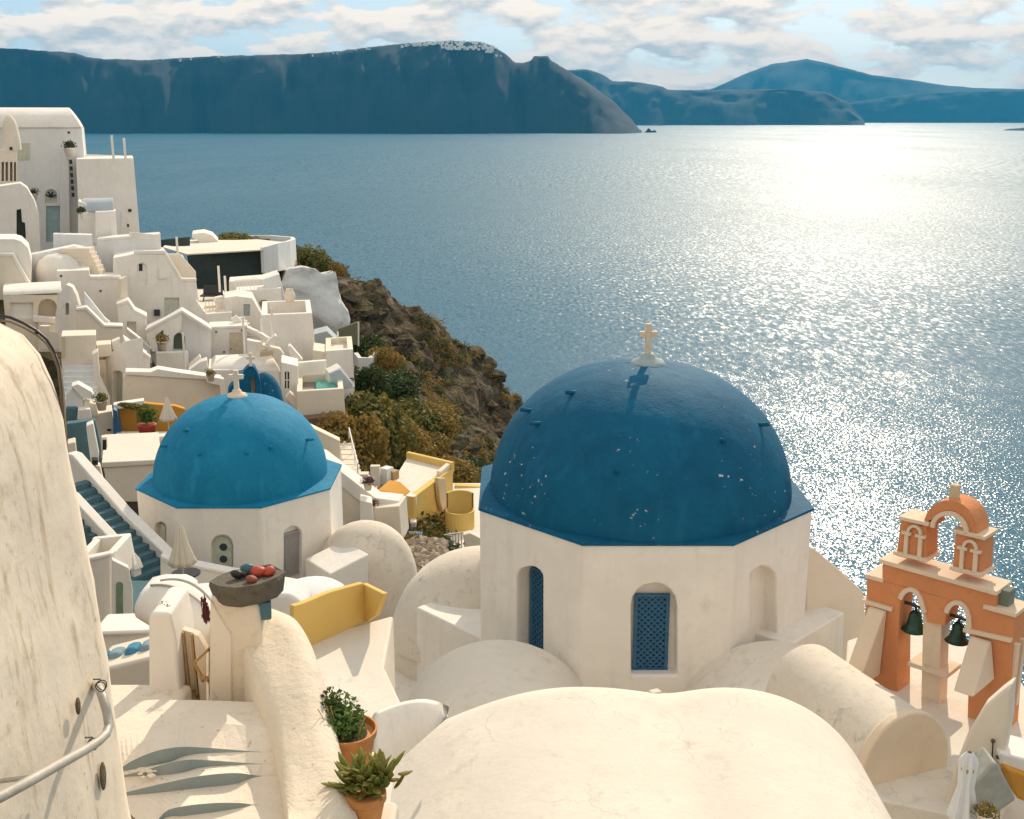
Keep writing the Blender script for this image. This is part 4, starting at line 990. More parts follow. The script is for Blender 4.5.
prism('wall', pl, [(310,455),(320,455),(337,470),(368,500),(400,503),(403,540),(345,540),(330,480)], .9, CREAM, t)
prism('coping', pl, [(309,452),(321,456),(375,498),(399,501),(399,505),(364,505),(352,496),(312,461)], 1.1, WHITE, t, off=.12)
prism('yellow_edge', pl, [(320,453),(324,455),(380,497.5),(374,499)], .3, YELLOW, t, off=-.75)
prism('end_block', pl, [(364,509),(399,506),(402,540),(366,540)], 1.6, CREAM, t, off=.7)
t = house(386, 500, 56, 'small orange walled planter box on top of the sloping stair wall', 'planter_box', 'planter', None)
prism('wall', Plane(376,502,56.5,-15), [(377,490),(388,492),(399,502),(380,503)], 1.8, ORANGEW, t); panel('pot', Plane(374,497,55.8), arch(374,378,489,495), RED, t, thick=.5)
for x, y, lab in ((368,490,'red flowering bush in a white box beside the sloping stair wall'),(372,513,'dark red potted flowers below the sloping stair wall')):
    o = pot(x, y, 54, .55, lab, leaf=LEAFR, potm=CREAM, seed=int(x))
prism_o = house(372, 520, 53, 'low white box planter and ledge beside the left vault', 'white_ledge', 'wall', None)
prism('wall', Plane(360,520,53), [(360,500),(372,503),(374,530),(360,530)], 1.0, WHITE, prism_o)
# -- ochre house
t = house(420, 530, 62, 'flat roofed ochre house with a turquoise door facing the sea', 'ochre_house', 'house')
ps = Plane(414, 497, 60, 70.6)
prism('wall', ps, [(414,497),(453,468),(453,520),(449,532),(414,540)], .4, YELLOW, t, holes=[arch(427,433,519,534), rect(436,439.5,518,532), rect(441.5,444.5,512,527)], recess=.3)
hole_panel('door', ps, arch(427,433,519,534), TURQ, t, .25); hole_panel('window', ps, rect(436,439.5,518,532), TURQ, t, .25); hole_panel('window', ps, rect(441.5,444.5,512,527), GLASS, t, .25)
prism('buttress', ps, [(438,478),(446,478),(447,505),(443,512),(440,500)], .25, OCHRE, t, off=.3)
pf = Plane(414, 497, 60, -23.6)
prism('side_wall', pf, [(386,494),(414,496.5),(414,540),(388,540)], .4, WHITE, t, off=-.02, holes=[rect(394,403,504,522)])
hole_panel('side_door', pf, rect(394,403,504,522), DOORW, t, .2)
zr_ = at(414,497,60).z; a = [onz(414.3,496.2,zr_), onz(453.3,467.2,zr_), onz(408,456.5,zr_), onz(385.7,492.6,zr_)]
mesh('roof', a+[v-Vector((0,0,.4)) for v in a], [(0,1,2,3),(7,6,5,4),(0,1,5,4),(1,2,6,5),(2,3,7,6),(3,0,4,7)], ROOFW, t)
b_ = [a[1], a[2]]; mb = MB(); mb.bar(a[1]+Vector((0,-.3,.1)), a[2]+Vector((0,-.3,.1)), .3, .6); mb.build('back_parapet', YELLOW, t, bevel=.04)
mb = MB(); mb.bar(a[1]+Vector((-.2,0,.2)), a[1]+(a[0]-a[1])*.3+Vector((-.2,0,.1)), .3, .3); mb.build('side_parapet', CREAM, t, bevel=.04)
t = house(382, 492, 63, 'heap of folded furniture and white covers at the back of the ochre house roof', 'covered_furniture', 'furniture', None)
mb = MB(); c = at(380, 486, 63)
for k in range(6): mb.box(c+Vector((random.uniform(-1,1), random.uniform(-.8,.8), 0)), random.uniform(.3,.9), random.uniform(.3,.8), random.uniform(.5,1.3), random.random(), m=k%3)
mb.build('pile', [WHITE2, WOOD, CREAM], t, bevel=.04)
t = house(458, 520, 61, 'round yellow tub shaped building with a grey sunken roof right of the ochre house', 'round_house', 'house')
c = at(460, 524, 61); m_ = mpp(61, 524); r = 14.5*m_
MB().lathe(c, [(r,-1.5),(r,.85),(r*.9,.85),(r*.9,.2)], 24, arc=2*math.pi).build('wall', YELLOW, t, smooth=False)
MB().lathe(c, [(r*.9,.25),(.001,.25)], 24).build('roof', GREYROOF, t); MB().lathe(c, [(r,.8),(r,1.75),(r*.88,1.75),(r*.88,.8)], 14, ang0=R(20), arc=R(140)).build('back_parapet', YELLOW, t)
t = house(465, 495, 68, 'low yellow parapet wall with a dark green base left of the big dome', 'yellow_wall', 'wall', None)
prism('wall', Plane(452,497,68), [(455,485.5),(483,487),(483,494),(456,494)], .5, YELLOW, t); prism('base', Plane(452,497,68), [(455,494),(483,494),(483,498),(456,497)], .6, simple('green_base_paint', (.1,.2,.18), .8), t, off=.05)
t = house(465, 540, 58, 'sunlit white terrace with a thin railing beside the round yellow house', 'white_terrace', 'terrace', None)
a = [at(444,545,57), at(490,540,58), at(492,492,69), at(452,494,69)]; zz = at(458,530,60).z-.2
for v in a: v.z = zz
mesh('floor', a+[v-Vector((0,0,3)) for v in a], [(0,1,2,3),(7,6,5,4),(0,1,5,4),(1,2,6,5),(2,3,7,6),(3,0,4,7)], ROOFW, t)
mb = MB(); A = a[0]+Vector((0,.2,0)); B = a[1]+Vector((0,.2,0))
for k in range(9): q = A+(B-A)*(k/8)*.5; mb.bar(q, q+Vector((0,0,.95)), .05)
mb.bar(A+Vector((0,0,.95)), A+(B-A)*.5+Vector((0,0,.95)), .06); mb.build('railing', PIPE, t)
prism('wall', Plane(465,548,56.5), [(463,535),(470,533),(484,540),(484,552),(466,550)], .5, CREAM, t)
# rubble below the ochre house
rb = MB(); rnd = random.Random(3)
for k in range(160):
    px = rnd.uniform(398, 446); py = rnd.uniform(540, 575); c = at(px, py, 55-(py-540)*.12); s = rnd.uniform(.12, .5)
    n0 = len(rb.v); rb.ball(c, s, s*.8, s*.6, 5)
    for i in range(n0, len(rb.v)): rb.v[i] += Vector((rnd.gauss(0,1), rnd.gauss(0,1), rnd.gauss(0,1)))*s*.12
tag(rb.build('rubble', plaster('rubble_stone', (.40,.32,.24), dirt=(.15,.12,.09), amt=.7, scale=2)), 'loose stone rubble below the ochre house', 'rubble', kind='stuff')
for x, y, k, lab in ((405,548,'o','brown weedy plant in the rubble below the ochre house'), (440,548,'d','dark weedy bush at the right of the rubble by the railing'), (392,540,'d','small weedy plant beside the pale side wall of the ochre house')):
    shrub(x, y, 55.5, .8, k, lab, group='weeds in the rubble')
t = thing('blue_bench', 'long blue bench below the turquoise door of the ochre house', 'bench', at(412, 534, 58), None)
c = at(402, 535, 58.5); MB().box(c, 2.2, .5, .12).build('seat', BLUEWOOD, t); MB().box(c+Vector((-.9,0,-.45)), .12, .45, .45).build('leg', BLUEWOOD, t); MB().box(c+Vector((.9,0,-.45)), .12, .45, .45).build('leg', BLUEWOOD, t)
t = house(414, 530, 59.5, 'small white pedestal block in front of the ochre house', 'white_pedestal', 'pedestal', None); prism('block', Plane(410,532,59.5), rect(410,416.5,522,534), .8, WHITE, t)
AUTO = False
# ------------------------------------------------------------------ domed churches
def plane_at(o, yaw):
    p = Plane(512, 400, 10, yaw); p.o = Vector(o); return p
class Drum:
    def __init__(s, cx, cy, ap, zt, zb):
        s.c = Vector((cx, cy, 0)); s.ap = ap; s.zt = zt; s.zb = zb; s.side = ap*2*math.tan(math.pi/8)
    def face(s, k):
        yaw = 45*k; n = Vector((math.sin(R(yaw)), -math.cos(R(yaw)), 0)); p = s.c+n*s.ap; p.z = s.zt
        return plane_at(p, yaw)
    def build(s, mat, parent, holes):
        V = []; Fc = []
        for k in range(8):
            pl = s.face(k); a = pl.o-pl.t*s.side/2; b = pl.o+pl.t*s.side/2; zb = Vector((0,0,s.zb-s.zt))
            out = [a, b, b+zb, a+zb]; hs = [[pl.p(x, y) for x, y in h[0]] for h in holes.get(k, [])]
            tri = tessellate_polygon([[pl.st(v) for v in out]]+[[pl.st(v) for v in h] for h in hs])
            k0 = len(V); V += out+[v for h in hs for v in h]; Fc += [tuple(i+k0 for i in t) for t in tri]; q = k0+4
            for h, hd in zip(hs, holes.get(k, [])):
                m = len(h); kb = len(V); V += [v-pl.n*hd[1] for v in h]
                for i in range(m): Fc.append((q+i, q+(i+1)%m, kb+(i+1)%m, kb+i))
                Fc.append(tuple(range(kb, kb+m))); q += m
        o = mesh('drum_wall', V, Fc, mat, parent)
        bm = bmesh.new(); bm.from_mesh(o.data); bmesh.ops.remove_doubles(bm, verts=bm.verts, dist=.001); bmesh.ops.recalc_face_normals(bm, faces=bm.faces); bm.to_mesh(o.data); bm.free()
        b = o.modifiers.new('soft_edges', 'BEVEL'); b.width = .045; b.segments = 2; b.limit_method = 'ANGLE'; b.angle_limit = R(30)
        return o
    def eave(s, rin, rise, mat, parent, over=.03, thick=.045):
        N = 64; V = []; Fc = []
        for k in range(N):
            a = -math.pi/2+2*math.pi*k/N; q = (k/N*8+.5) % 1-.5; ro = (s.ap+over)/math.cos(q*math.pi/4)
            d = Vector((math.cos(a), math.sin(a), 0))
            V += [s.c+d*ro+Vector((0,0,s.zt-thick*.2)), s.c+d*ro+Vector((0,0,s.zt+thick)), s.c+d*rin+Vector((0,0,s.zt+thick+rise)), s.c+d*rin*.9+Vector((0,0,s.zt-thick*.2))]
        for k in range(N):
            j = (k+1) % N
            for r in range(4): Fc.append((k*4+r, j*4+r, j*4+(r+1)%4, k*4+(r+1)%4))
        return mesh('roof_edge', V, Fc, mat, parent)
    def dome(s, r, h, mat, parent, z0=.1, wob=.006, fy=1.0):
        n = 96; rings = 40; V = []; Fc = []
        for i in range(rings+1):
            t = math.pi/2*i/rings
            for k in range(n):
                a = 2*math.pi*k/n; w = 1+wob*noise.fractal(Vector((math.cos(a)*2, math.sin(a)*2, t*2+s.c.x)), 1, 2, 3)
                rr = max(r*max(0,math.cos(t))**.94*w, .002)
                V.append(s.c+Vector((rr*math.cos(a), rr*math.sin(a)*fy, s.zt+z0+h*math.sin(t)*w)))
        for i in range(rings):
            for k in range(n): Fc.append((i*n+k, i*n+(k+1)%n, (i+1)*n+(k+1)%n, (i+1)*n+k))
        s.R, s.H, s.z0 = r, h, z0
        return mesh('dome', V, Fc, mat, parent, smooth=True)
    def hit(s, px, py):
        d = ray(px, py); o = Vector((0,0,0))-s.c-Vector((0,0,s.zt+s.z0)); sc = Vector((1/s.R, 1/s.R, 1/s.H))
        D = Vector((d.x*sc.x, d.y*sc.y, d.z*sc.z)); O = Vector((o.x*sc.x, o.y*sc.y, o.z*sc.z))
        A = D.dot(D); B = 2*O.dot(D); C = O.dot(O)-1; q = B*B-4*A*C
        return d*((-B-math.sqrt(max(q, 0)))/(2*A))
def lattice(name, pl, x0, x1, y0, y1, mat, parent, off, step=.13, w=.03, fw=.07):
    a = pl.p(x0, y1, off); b = pl.p(x1, y0, off); W = (b-a).dot(pl.t); H = b.z-a.z; o = a
    P = lambda s_, z: o+pl.t*s_+Vector((0,0,z))
    fr = MB()
    for p, q in ((P(0,0),P(W,0)), (P(0,H),P(W,H)), (P(fw/2,0),P(fw/2,H)), (P(W-fw/2,0),P(W-fw/2,H))): fr.bar(p, q, fw, .05)
    f = fr.build(name, mat, parent); mb = MB()
    for sg in (1, -1):
        c = -H
        while c < W+H:
            pts = []
            for s_ in (0, W):                              # z = sg*(s-c)
                z = sg*(s_-c)+(0 if sg == 1 else 0)
                if 0 <= z <= H: pts.append((s_, z))
            for z in (0, H):
                s_ = c+z*sg
                if 0 < s_ < W: pts.append((s_, z))
            if len(pts) >= 2 and (Vector(pts[0])-Vector(pts[1])).length > .03:
                e = pl.n*(.006*sg); mb.bar(P(*pts[0])+e, P(*pts[1])+e, w, .012, up=pl.n)
            c += step
        if sg == 1: c = 0
    # second diagonal family needs its own sweep
    mb2 = MB(); c = 0
    while c < W+H:
        pts = []
        for s_ in (0, W):
            z = c-s_
            if 0 <= z <= H: pts.append((s_, z))
        for z in (0, H):
            s_ = c-z
            if 0 < s_ < W: pts.append((s_, z))
        if len(pts) >= 2 and (Vector(pts[0])-Vector(pts[1])).length > .03: mb.bar(P(*pts[0])-pl.n*.014, P(*pts[1])-pl.n*.014, w, .012, up=pl.n)
        c += step
    mb.build('lattice', mat, f)
    mesh('backing', [P(.01,.01)-pl.n*.06, P(W-.01,.01)-pl.n*.06, P(W-.01,H-.01)-pl.n*.06, P(.01,H-.01)-pl.n*.06, P(.01,.01)-pl.n*.075, P(W-.01,.01)-pl.n*.075, P(W-.01,H-.01)-pl.n*.075, P(.01,H-.01)-pl.n*.075], [(0,1,2,3),(7,6,5,4),(0,1,5,4),(1,2,6,5),(2,3,7,6),(3,0,4,7)], LATBACK if mat is BLUEWOOD else GLASS, f)
    return f
LATBACK = simple('blue_grey_glass', (.03,.11,.20), .3, bump=0)
def cross(c, h, w, th, mat, parent, base_r=0, basemat=None):
    c = Vector(c)
    if base_r: MB().lathe(c, [(base_r,-.1),(base_r,.0),(base_r*.86,.07),(base_r*.5,.12),(base_r*.42,.2),(base_r*.3,.24),(.001,.24)], 24).build('cross_base', basemat or mat, parent, smooth=True)
    z = .2 if base_r else 0; mb = MB()
    fl = lambda x0, x1, z0, z1: mb.box(c+Vector(((x0+x1)/2, 0, z0)), x1-x0, th, z1-z0)
    fl(-th*.55, th*.55, z, z+h); fl(-w/2, -th*.55, z+h*.56, z+h*.56+th*1.1); fl(th*.55, w/2, z+h*.56, z+h*.56+th*1.1)
    mb.build('cross', mat, parent, bevel=.012)

# main church
CH = Drum(2.906, 25.104, 3.604, -8.28, -15)
t = thing('domed_church', 'large white octagonal church under a big deep blue dome with a stone cross', 'church', (CH.c.x, CH.c.y, -13.6))
CHURCH = t
f0, f1, f7 = CH.face(0), CH.face(1), CH.face(7)
CH.build(WHITE, t, {0: [(arch(631,677,583,675), .34)], 7: [(arch(516,543,566,657), .5)], 1: [(arch(750,777,566,660), .34)]})
CH.eave(3.38, .04, DOMEB, t); CH.dome(3.40, 2.90, DOMEB, t, z0=.045, fy=1.065)
w_ = lattice('window', f0, 632.5, 670, 595, 669, BLUEWOOD, t, -.25)
w_ = lattice('window', f7, 530, 547, 573, 648, BLUEWOOD, t, -.40)
top = CH.c+Vector((0,0,CH.zt+.045+2.90)); cross(top+Vector((.12,0,-.02)), .70, .40, .12, TRIM, t, .40, simple('cross_base_paint', (.33,.40,.40), .7))
for px, py, dx in ((576,393,0),(541,424,0),(532,411,-1),(717,440,0),(757,425,1),(618,470,0)):
    p = CH.hit(px, py); n = (p-CH.c); n.z = 0; n.normalize()
    MB().tube([p-n*.06, p+n*.26+Vector((0,0,.05))], [.05,.045], 8).build('dome_peg', DOMEB, t, smooth=True)
# little side blocks grown onto the drum
def block(name, pl, pts, depth, mat, parent, **kw): return prism(name, pl, pts, depth, mat, parent, **kw)
pl = Plane(481, 638, 23.75, -45); prism('annex', pl, [(416,607),(482,638.5),(482,760),(416,740)], 2.0, WHITE, t, off=.0)
pl = Plane(803, 637, 22.6, 45); prism('annex', pl, [(790,645),(803,637),(845,612),(843,670),(803,705),(790,712)], 1.6, WHITE, t)
# two low vaults running out from the drum towards us
def axis_vault(name, px, pyc, Yc, r, y0, y1, zlow, mat, parent, squash=1.0, n=20, slope=0):
    c = at(px, pyc, Yc); V = []; Fc = []
    for i, y in enumerate((y0, y1)):
        for k in range(n+1):
            a = math.pi*k/n; V.append((c.x-r*math.cos(a), y, c.z+slope*(y-Yc)-r*squash+r*squash*math.sin(a)))
        V.append((c.x+r, y, zlow)); V.append((c.x-r, y, zlow))
    m = n+3
    for k in range(m): Fc.append((k, (k+1)%m, m+(k+1)%m, m+k))
    Fc.append(tuple(range(m))); Fc.append(tuple(range(2*m-1, m-1, -1)))
    return mesh(name, V, Fc, mat, parent, bevel=.05)
axis_vault('vault', 498, 661, 20.6, 2.0, 18.6, 21.6, -14, ROOFW, t); axis_vault('vault', 783, 662, 20.6, 2.0, 18.6, 21.6, -14, ROOFW, t)
# curved wall behind the right annex
pl = Plane(812, 640, 24.0, 20)
t = thing('apse_wall', 'curved cream apse wall sloping down behind the right side of the big church', 'wall', pl.p(840, 660))
prism('wall', pl, [(806,545),(815,549),(840,570),(864,592),(868,640),(862,690),(806,690)], 1.0, CREAM, t, holes=())
# nearer small church
C2 = Drum(-9.68, 39.35, 3.35, -12.56, -17.5)
t = thing('domed_church', 'smaller white octagonal church under the lighter blue dome on the left', 'church', (C2.c.x, C2.c.y, -17.5))
g0, g1, g7 = C2.face(0), C2.face(1), C2.face(7)
C2.build(WHITE, t, {0: [(arch(211,233,535,590), .22)], 7: [(arch(155,166,522,563), .2)], 1: [(arch(284,302,526,582), .25)]})
C2.eave(3.0, .06, DOMEC, t); C2.dome(3.02, 2.96, DOMEC, t, z0=.045, fy=1.09)
w_ = prism('window', g0, arch(212,232,536.5,589), .05, DOORW, t, off=-.16, bevel=0)
for y in (547, 559, 571, 583): 
    c = g0.p(223.5, y, -.155); MB().lathe(c, [(.001,.02),(.13,.02),(.13,-.02)], 14, axis=Matrix(((1,0,0),(0,0,-1),(0,1,0)))).build('round_pane', GLASS, w_)
lattice('window', g1, 285, 300, 530, 577, simple('grey_lattice_wood', (.35,.34,.32), .6), t, -.18, step=.16, w=.045)
panel('dark_niche', g7, arch(156,165,523.5,562), DOORW, t, off=-.15)
top = C2.c+Vector((0,0,C2.zt+.045+2.96)); cross(top, .72, .5, .15, CREAM, t, .36, TRIM)
for px, py in ((191,430),(169,446),(203,453),(246,452),(268,447),(306,440)):
    p = C2.hit(px, py); n = (p-C2.c); n.z = 0; n.normalize(); MB().tube([p-n*.06, p+n*.3+Vector((0,0,.05))], [.06,.05], 8).build('dome_peg', DOMEC, t, smooth=True)
pl = Plane(330, 575, 36.5, 40)
prism('annex', Plane(334,580,35.2,38), [(330,574),(334,572),(369,554),(368,600),(330,610)], 1.7, WHITE, t)
# vaults beside it
def half_dome(name, label, px, py_top, py_base, Y, rx, ry, mat, cat='vault', zdrop=2, lob=.05, pw=.9):
    c = at(px, py_base, Y+0); top = at(px, py_top, Y+ry*.6).z; h = top-c.z
    t = thing(name, label, cat, c); V = []; Fc = []; n = 36; m = 14
    for i in range(m+1):
        a = math.pi/2*i/m
        for k in range(n):
            b = 2*math.pi*k/n; w = 1+lob*noise.noise(Vector((math.cos(b), math.sin(b), a+px)))
            V.append((c.x+rx*max(0,math.cos(a))**pw*math.cos(b)*w, c.y+ry*.6+ry*max(0,math.cos(a))**pw*math.sin(b)*w, c.z+h*math.sin(a)))
    for i in range(m):
        for k in range(n): Fc.append((i*n+k, i*n+(k+1)%n, (i+1)*n+(k+1)%n, (i+1)*n+k))
    mesh('roof', V, Fc, mat, t, smooth=True)
    MB().lathe((c.x, c.y+ry*.6, c.z), [(1,-zdrop),(1,.02)], 28, sq=(rx*.99, ry*.99)).build('wall', mat, t, smooth=True)
    return t
half_dome('vaulted_roof', 'rounded cream vault right of the smaller domed church above the rubble', 364, 522, 592, 36.8, 1.8, 1.4, STAINSHADE, zdrop=3)  # shade on this vault is put into the darker plaster colour
half_dome('vaulted_roof', 'big pale half dome vault resting in shade left of the big church', 482, 550, 656, 25.6, 2.35, 1.9, STAINSHADE, zdrop=3, pw=1.0)

# ------------------------------------------------------------------ the belfry
pl = Plane(880, 561, 20.5, -44); n_ = pl.n
t = thing('bell_tower', 'terracotta orange belfry with cream trim, two bell arches and a small top arch', 'belfry', pl.p(935, 690))
prism('wall', pl, [(866,582),(880,579),(881,564),(996,596),(1001,602),(994,613),(1009,617),(1010,632),(1004,690),(1000,720),(858,690)], .62, TERRA, t,
      holes=[], bevel=.02) if False else None
# lower storey with real openings
def through(name, pl, pts, holes, depth, mat, parent, off=0, bevel=.02):
    out = [pl.p(x, y, off) for x, y in pts]; hs = [[pl.p(x, y, off) for x, y in h] for h in holes]; b = -pl.n*depth
    tri = tessellate_polygon([[pl.st(v) for v in out]]+[[pl.st(v) for v in h] for h in hs]); fl = out+[v for h in hs for v in h]; N = len(fl)
    V = fl+[v+b for v in fl]; Fc = [tuple(x) for x in tri]+[tuple(N+i for i in x)[::-1] for x in tri]; k = 0
    for loop in [out]+hs:
        m = len(loop)
        for i in range(m): Fc.append((k+i, k+(i+1)%m, N+k+(i+1)%m, N+k+i))
        k += m
    return mesh(name, V, Fc, mat, parent, bevel=bevel)
LOW = [(867,578),(881,580),(882,563),(996,595),(995,609),(1016,614),(1013,640),(1006,700),(985,700),(858,690),(862,640)]
def slant(x, y): return (x, y)
AR1 = [(897,738),(898,640),(900,606)]+[(910-10*math.cos(math.pi*i/10)+1.5*(i/10)*2, 603-16*math.sin(math.pi*i/10)+4*i/10) for i in range(1,10)]+[(925,612),(926,640),(927,705)]
AR2 = [(944,708),(944,660),(945,622)]+[(957-11*math.cos(math.pi*i/10)+2*i/10, 617-17*math.sin(math.pi*i/10)+4*i/10) for i in range(1,10)]+[(970,628),(969,660),(966,755)]
LOW = [(867,576),(882,579),(882,564),(996,595),(995,608),(1014,613),(1012,650),(1004,716),(966.2,716),(944,709),(927,706),(897,701),(858,690),(862,640)]
through('wall', pl, [(867,576),(882,579),(882,564),(996,595),(995,608),(1014,613),(1012,650),(1004,770),(858,738)], [AR1[:-2]+[(926.5,622),(945,626)]+AR2[2:]], .55, TERRA, t)
def moulding(nm, pl, path, w, out, mat, parent, back=.0):
    mb = MB()
    P = [pl.p(x, y, out/2) for x, y in path]
    for a, b in zip(P, P[1:]):
        e = (b-a).normalized()*w*.25; mb.bar(a-e, b+e, w, out+.02, up=pl.n)
    return mb.build(nm, mat, parent)
def ring(nm, pl, pts, w, out, mat, parent):
    C = [pl.p(x, y) for x, y in pts]; V = []; Fc = []; n = len(C)
    for i, c in enumerate(C):
        d = (C[min(i+1, n-1)]-C[max(i-1, 0)]).normalized(); s_ = d.cross(pl.n).normalized()*w/2; o = pl.n*out
        V += [c-s_-o*.2, c+s_-o*.2, c+s_+o, c-s_+o]
    for i in range(n-1):
        for k in range(4): Fc.append((i*4+k, i*4+(k+1)%4, i*4+4+(k+1)%4, i*4+4+k))
    Fc += [(0,1,2,3), (n*4-1, n*4-2, n*4-3, n*4-4)]
    return mesh(nm, V, Fc, mat, parent)
def slab_top(nm, pl, a, b, h, fr, depth, mat, parent):
    A = pl.p(*a); B = pl.p(*b); d = -pl.n*depth; q = [A+pl.n*fr, B+pl.n*fr, B+d-pl.n*fr, A+d-pl.n*fr]; z = Vector((0,0,h))
    return MB().hexa(q+[v+z for v in q]).build(nm, mat, parent, bevel=.012)
ring('arch_trim', pl, AR1[3:-2], .085, .05, TRIM, t); ring('arch_trim', pl, AR2[3:-2], .085, .05, TRIM, t)
slab_top('cornice', pl, (880,562), (998,595), .085, .07, .55, TRIM, t)
slab_top('ledge', pl, (866,577), (884,582), .08, .06, .55, TRIM, t); slab_top('ledge', pl, (984,608), (1017,617), .08, .06, .55, TRIM, t)
slab_top('ledge', pl, (863,602), (893,611), .08, .07, .3, TRIM, t); slab_top('ledge', pl, (964,631), (1012,642), .08, .07, .3, TRIM, t)
# small side blocks on the shoulders
mb = MB(); a = pl.p(1004, 606, -.28); mb.box(a, .25, .3, .35, R(-44)); mb.build('shoulder_block', simple('green_grey_stone', (.16,.19,.15), .9), t, bevel=.03)
# central pillar with its cap
A = pl.p(936.5, 690, -.27); B = pl.p(936.5, 612, -.27); A.z -= .6
MB().bar(A, B, .36, .36, up=pl.n).build('pillar', TRIM, t, bevel=.02); q = pl.p(934, 667, -.27); MB().box(q, .78, .62, .09, R(-44)).build('pillar_cap', TRIM, t, bevel=.015)
# buttresses
def buttress(a, b, w, run, parent):
    """a: top pixel, b: foot pixel on the facade"""
    A = pl.p(*a, .02); B = pl.p(*b, .02); s = pl.t*w/2; o = pl.n*run
    V = [A-s, A+s, A+s+pl.n*.12, A-s+pl.n*.12, B-s, B+s, B+s+o, B-s+o]
    return mesh('buttress', V, [(0,1,2,3),(7,6,5,4),(0,1,5,4),(1,2,6,5),(2,3,7,6),(3,0,4,7)], TRIM, parent, bevel=.03)
buttress((879,608), (872,672), .34, .95, t); buttress((982,638), (985,676), .36, .95, t)
# side pilasters on the right end
pr_ = plane_at(pl.p(1012, 650, 0), 46)
for k in range(2):
    a = pr_.o+pr_.t*(.12+.26*k)+pr_.n*.03; MB().bar(a+Vector((0,0,-1.2)), a+Vector((0,0,.1)), .1, .1, up=pr_.n).build('pilaster', TRIM, t, bevel=.01)
# upper piers and arch
for x0, x1, yt, yb, y1, y2 in ((895,925,514,553,513,557), (953,983,530,570,530,572)):
    a = pl.p(x0, (y1+y2)/2+16, -.03); 
pier = [((896,556),(926,563),(926.5,524),(901,518)), ((952,571),(981,578),(983,538),(955.5,531))]
for i, (bl, br, tr, tl) in enumerate(pier):
    prism('pier', pl, [bl, br, tr, tl], .5, TERRA, t, off=-.02, bevel=.015)
    slab_top('pier_cap', pl, (tl[0]-2, tl[1]+1), (tr[0]+3, tr[1]+2), .07, .05, .5, TRIM, t)
    slab_top('pier_base', pl, (bl[0]-2, bl[1]-2), (br[0]+2, br[1]-1), .07, .05, .48, TRIM, t)
    w = (br[0]-bl[0]); 
    for f in (.28, .74):
        x = bl[0]+w*f; y = bl[1]+(br[1]-bl[1])*f
        P0 = pl.p(x+1, y-3, .02); P1 = pl.p(x+2.5, y-25, .02); MB().bar(P0, P1, .075, .06, up=pl.n).build('colonnette', TRIM, t, bevel=.01)
        MB().bar(P1-pl.t*.09, P1+pl.t*.09, .05, .09, up=pl.n).build('capital', TRIM, t)
    x = bl[0]+w*.52+2.5; y = bl[1]+(br[1]-bl[1])*.52-27
    ring('blind_arch', pl, [(x-6.5*math.cos(math.pi*k/8)+.8, y-8*math.sin(math.pi*k/8)+1.7*k/8) for k in range(9)], .05, .05, TRIM, t)
OUT = [(921,526)]+[(950.5-27*math.cos(math.pi*i/12), 530-29*math.sin(math.pi*i/12)+(6.5*i/12-4)) for i in range(0,13)]+[(979,540)]
INN = [(968,534)]+[(950+17*math.cos(math.pi*i/12), 530-17*math.sin(math.pi*i/12)+3*(1-i/6)) for i in range(0,13)]+[(931,525)]
prism('arch', pl, OUT+INN, .5, TERRA, t, off=-.02, bevel=.015)
ring('arch_trim', pl, INN[1:-1], .075, .05, TRIM, t)
MB().box(pl.p(954, 500, -.25)+Vector((0,0,0)), .16, .16, .3, R(-44)).build('finial', OCHRE, t, bevel=.03)
TOWER = t
def bell(px, py, Y_off, s, label):
    c = pl.p(px, py, -.2); t = thing('bell', label, 'bell', c, 'bells in the orange belfry')
    MB().lathe(c, [(.001,.62*s),(.10*s,.6*s),(.17*s,.5*s),(.2*s,.3*s),(.25*s,.12*s),(.36*s,.0),(.33*s,-.02*s),(.001,.1*s)], 20).build('bell_body', BRONZE, t, smooth=True)
    MB().bar(c+Vector((0,0,.56*s)), c+Vector((0,0,.78*s)), .06*s).bar(c-pl.t*.3+Vector((0,0,.76*s)), c+pl.t*.3+Vector((0,0,.76*s)), .05).build('hanger', BLACK, t)
bell(914, 630, 0, .66, 'left green bronze bell hanging in the orange belfry'); bell(957, 641, 0, .62, 'right green bronze bell hanging in the orange belfry')

# ------------------------------------------------------------------ ground round the church: one built terrace
t = thing('church_terrace', 'sunlit cream stone terrace carrying the belfry and the big church', 'terrace', (6, 20, -13))
zt = -10.75; zp = -13.3
print('terrace z', zt, 'facade y', pl.p(935,690), pl.p(996,690))
a = [(5.7,16.6), (8.7,15.4), (9.6,17.0), (9.95,20.2), (10.2,22.0), (8.4,23.2)]+[tuple(onz(x, y, zt)[:2]) for x, y in ((847,640),(844,690),(806,716))]+[(5.2,18.0)]
V = [(x, y, zt) for x, y in a]+[(x*1.02, y, -20) for x, y in a]; k = len(a)
mesh('floor', V, [tuple(range(k)), tuple(range(2*k-1, k-1, -1))]+[(i, (i+1)%k, k+(i+1)%k, k+i) for i in range(k)], ROOFW, t, bevel=.05)
a = [(-5.0,13.5), (8.0,13.5), (8.6,24), (7.2,29.0), (0,29.8), (-5.0,27)]
V = [(x, y, zp) for x, y in a]+[(x*1.02, y, -20) for x, y in a]; k = len(a)
mesh('lower_floor', V, [tuple(range(k)), tuple(range(2*k-1, k-1, -1))]+[(i, (i+1)%k, k+(i+1)%k, k+i) for i in range(k)], ROOFW, t, bevel=.05)
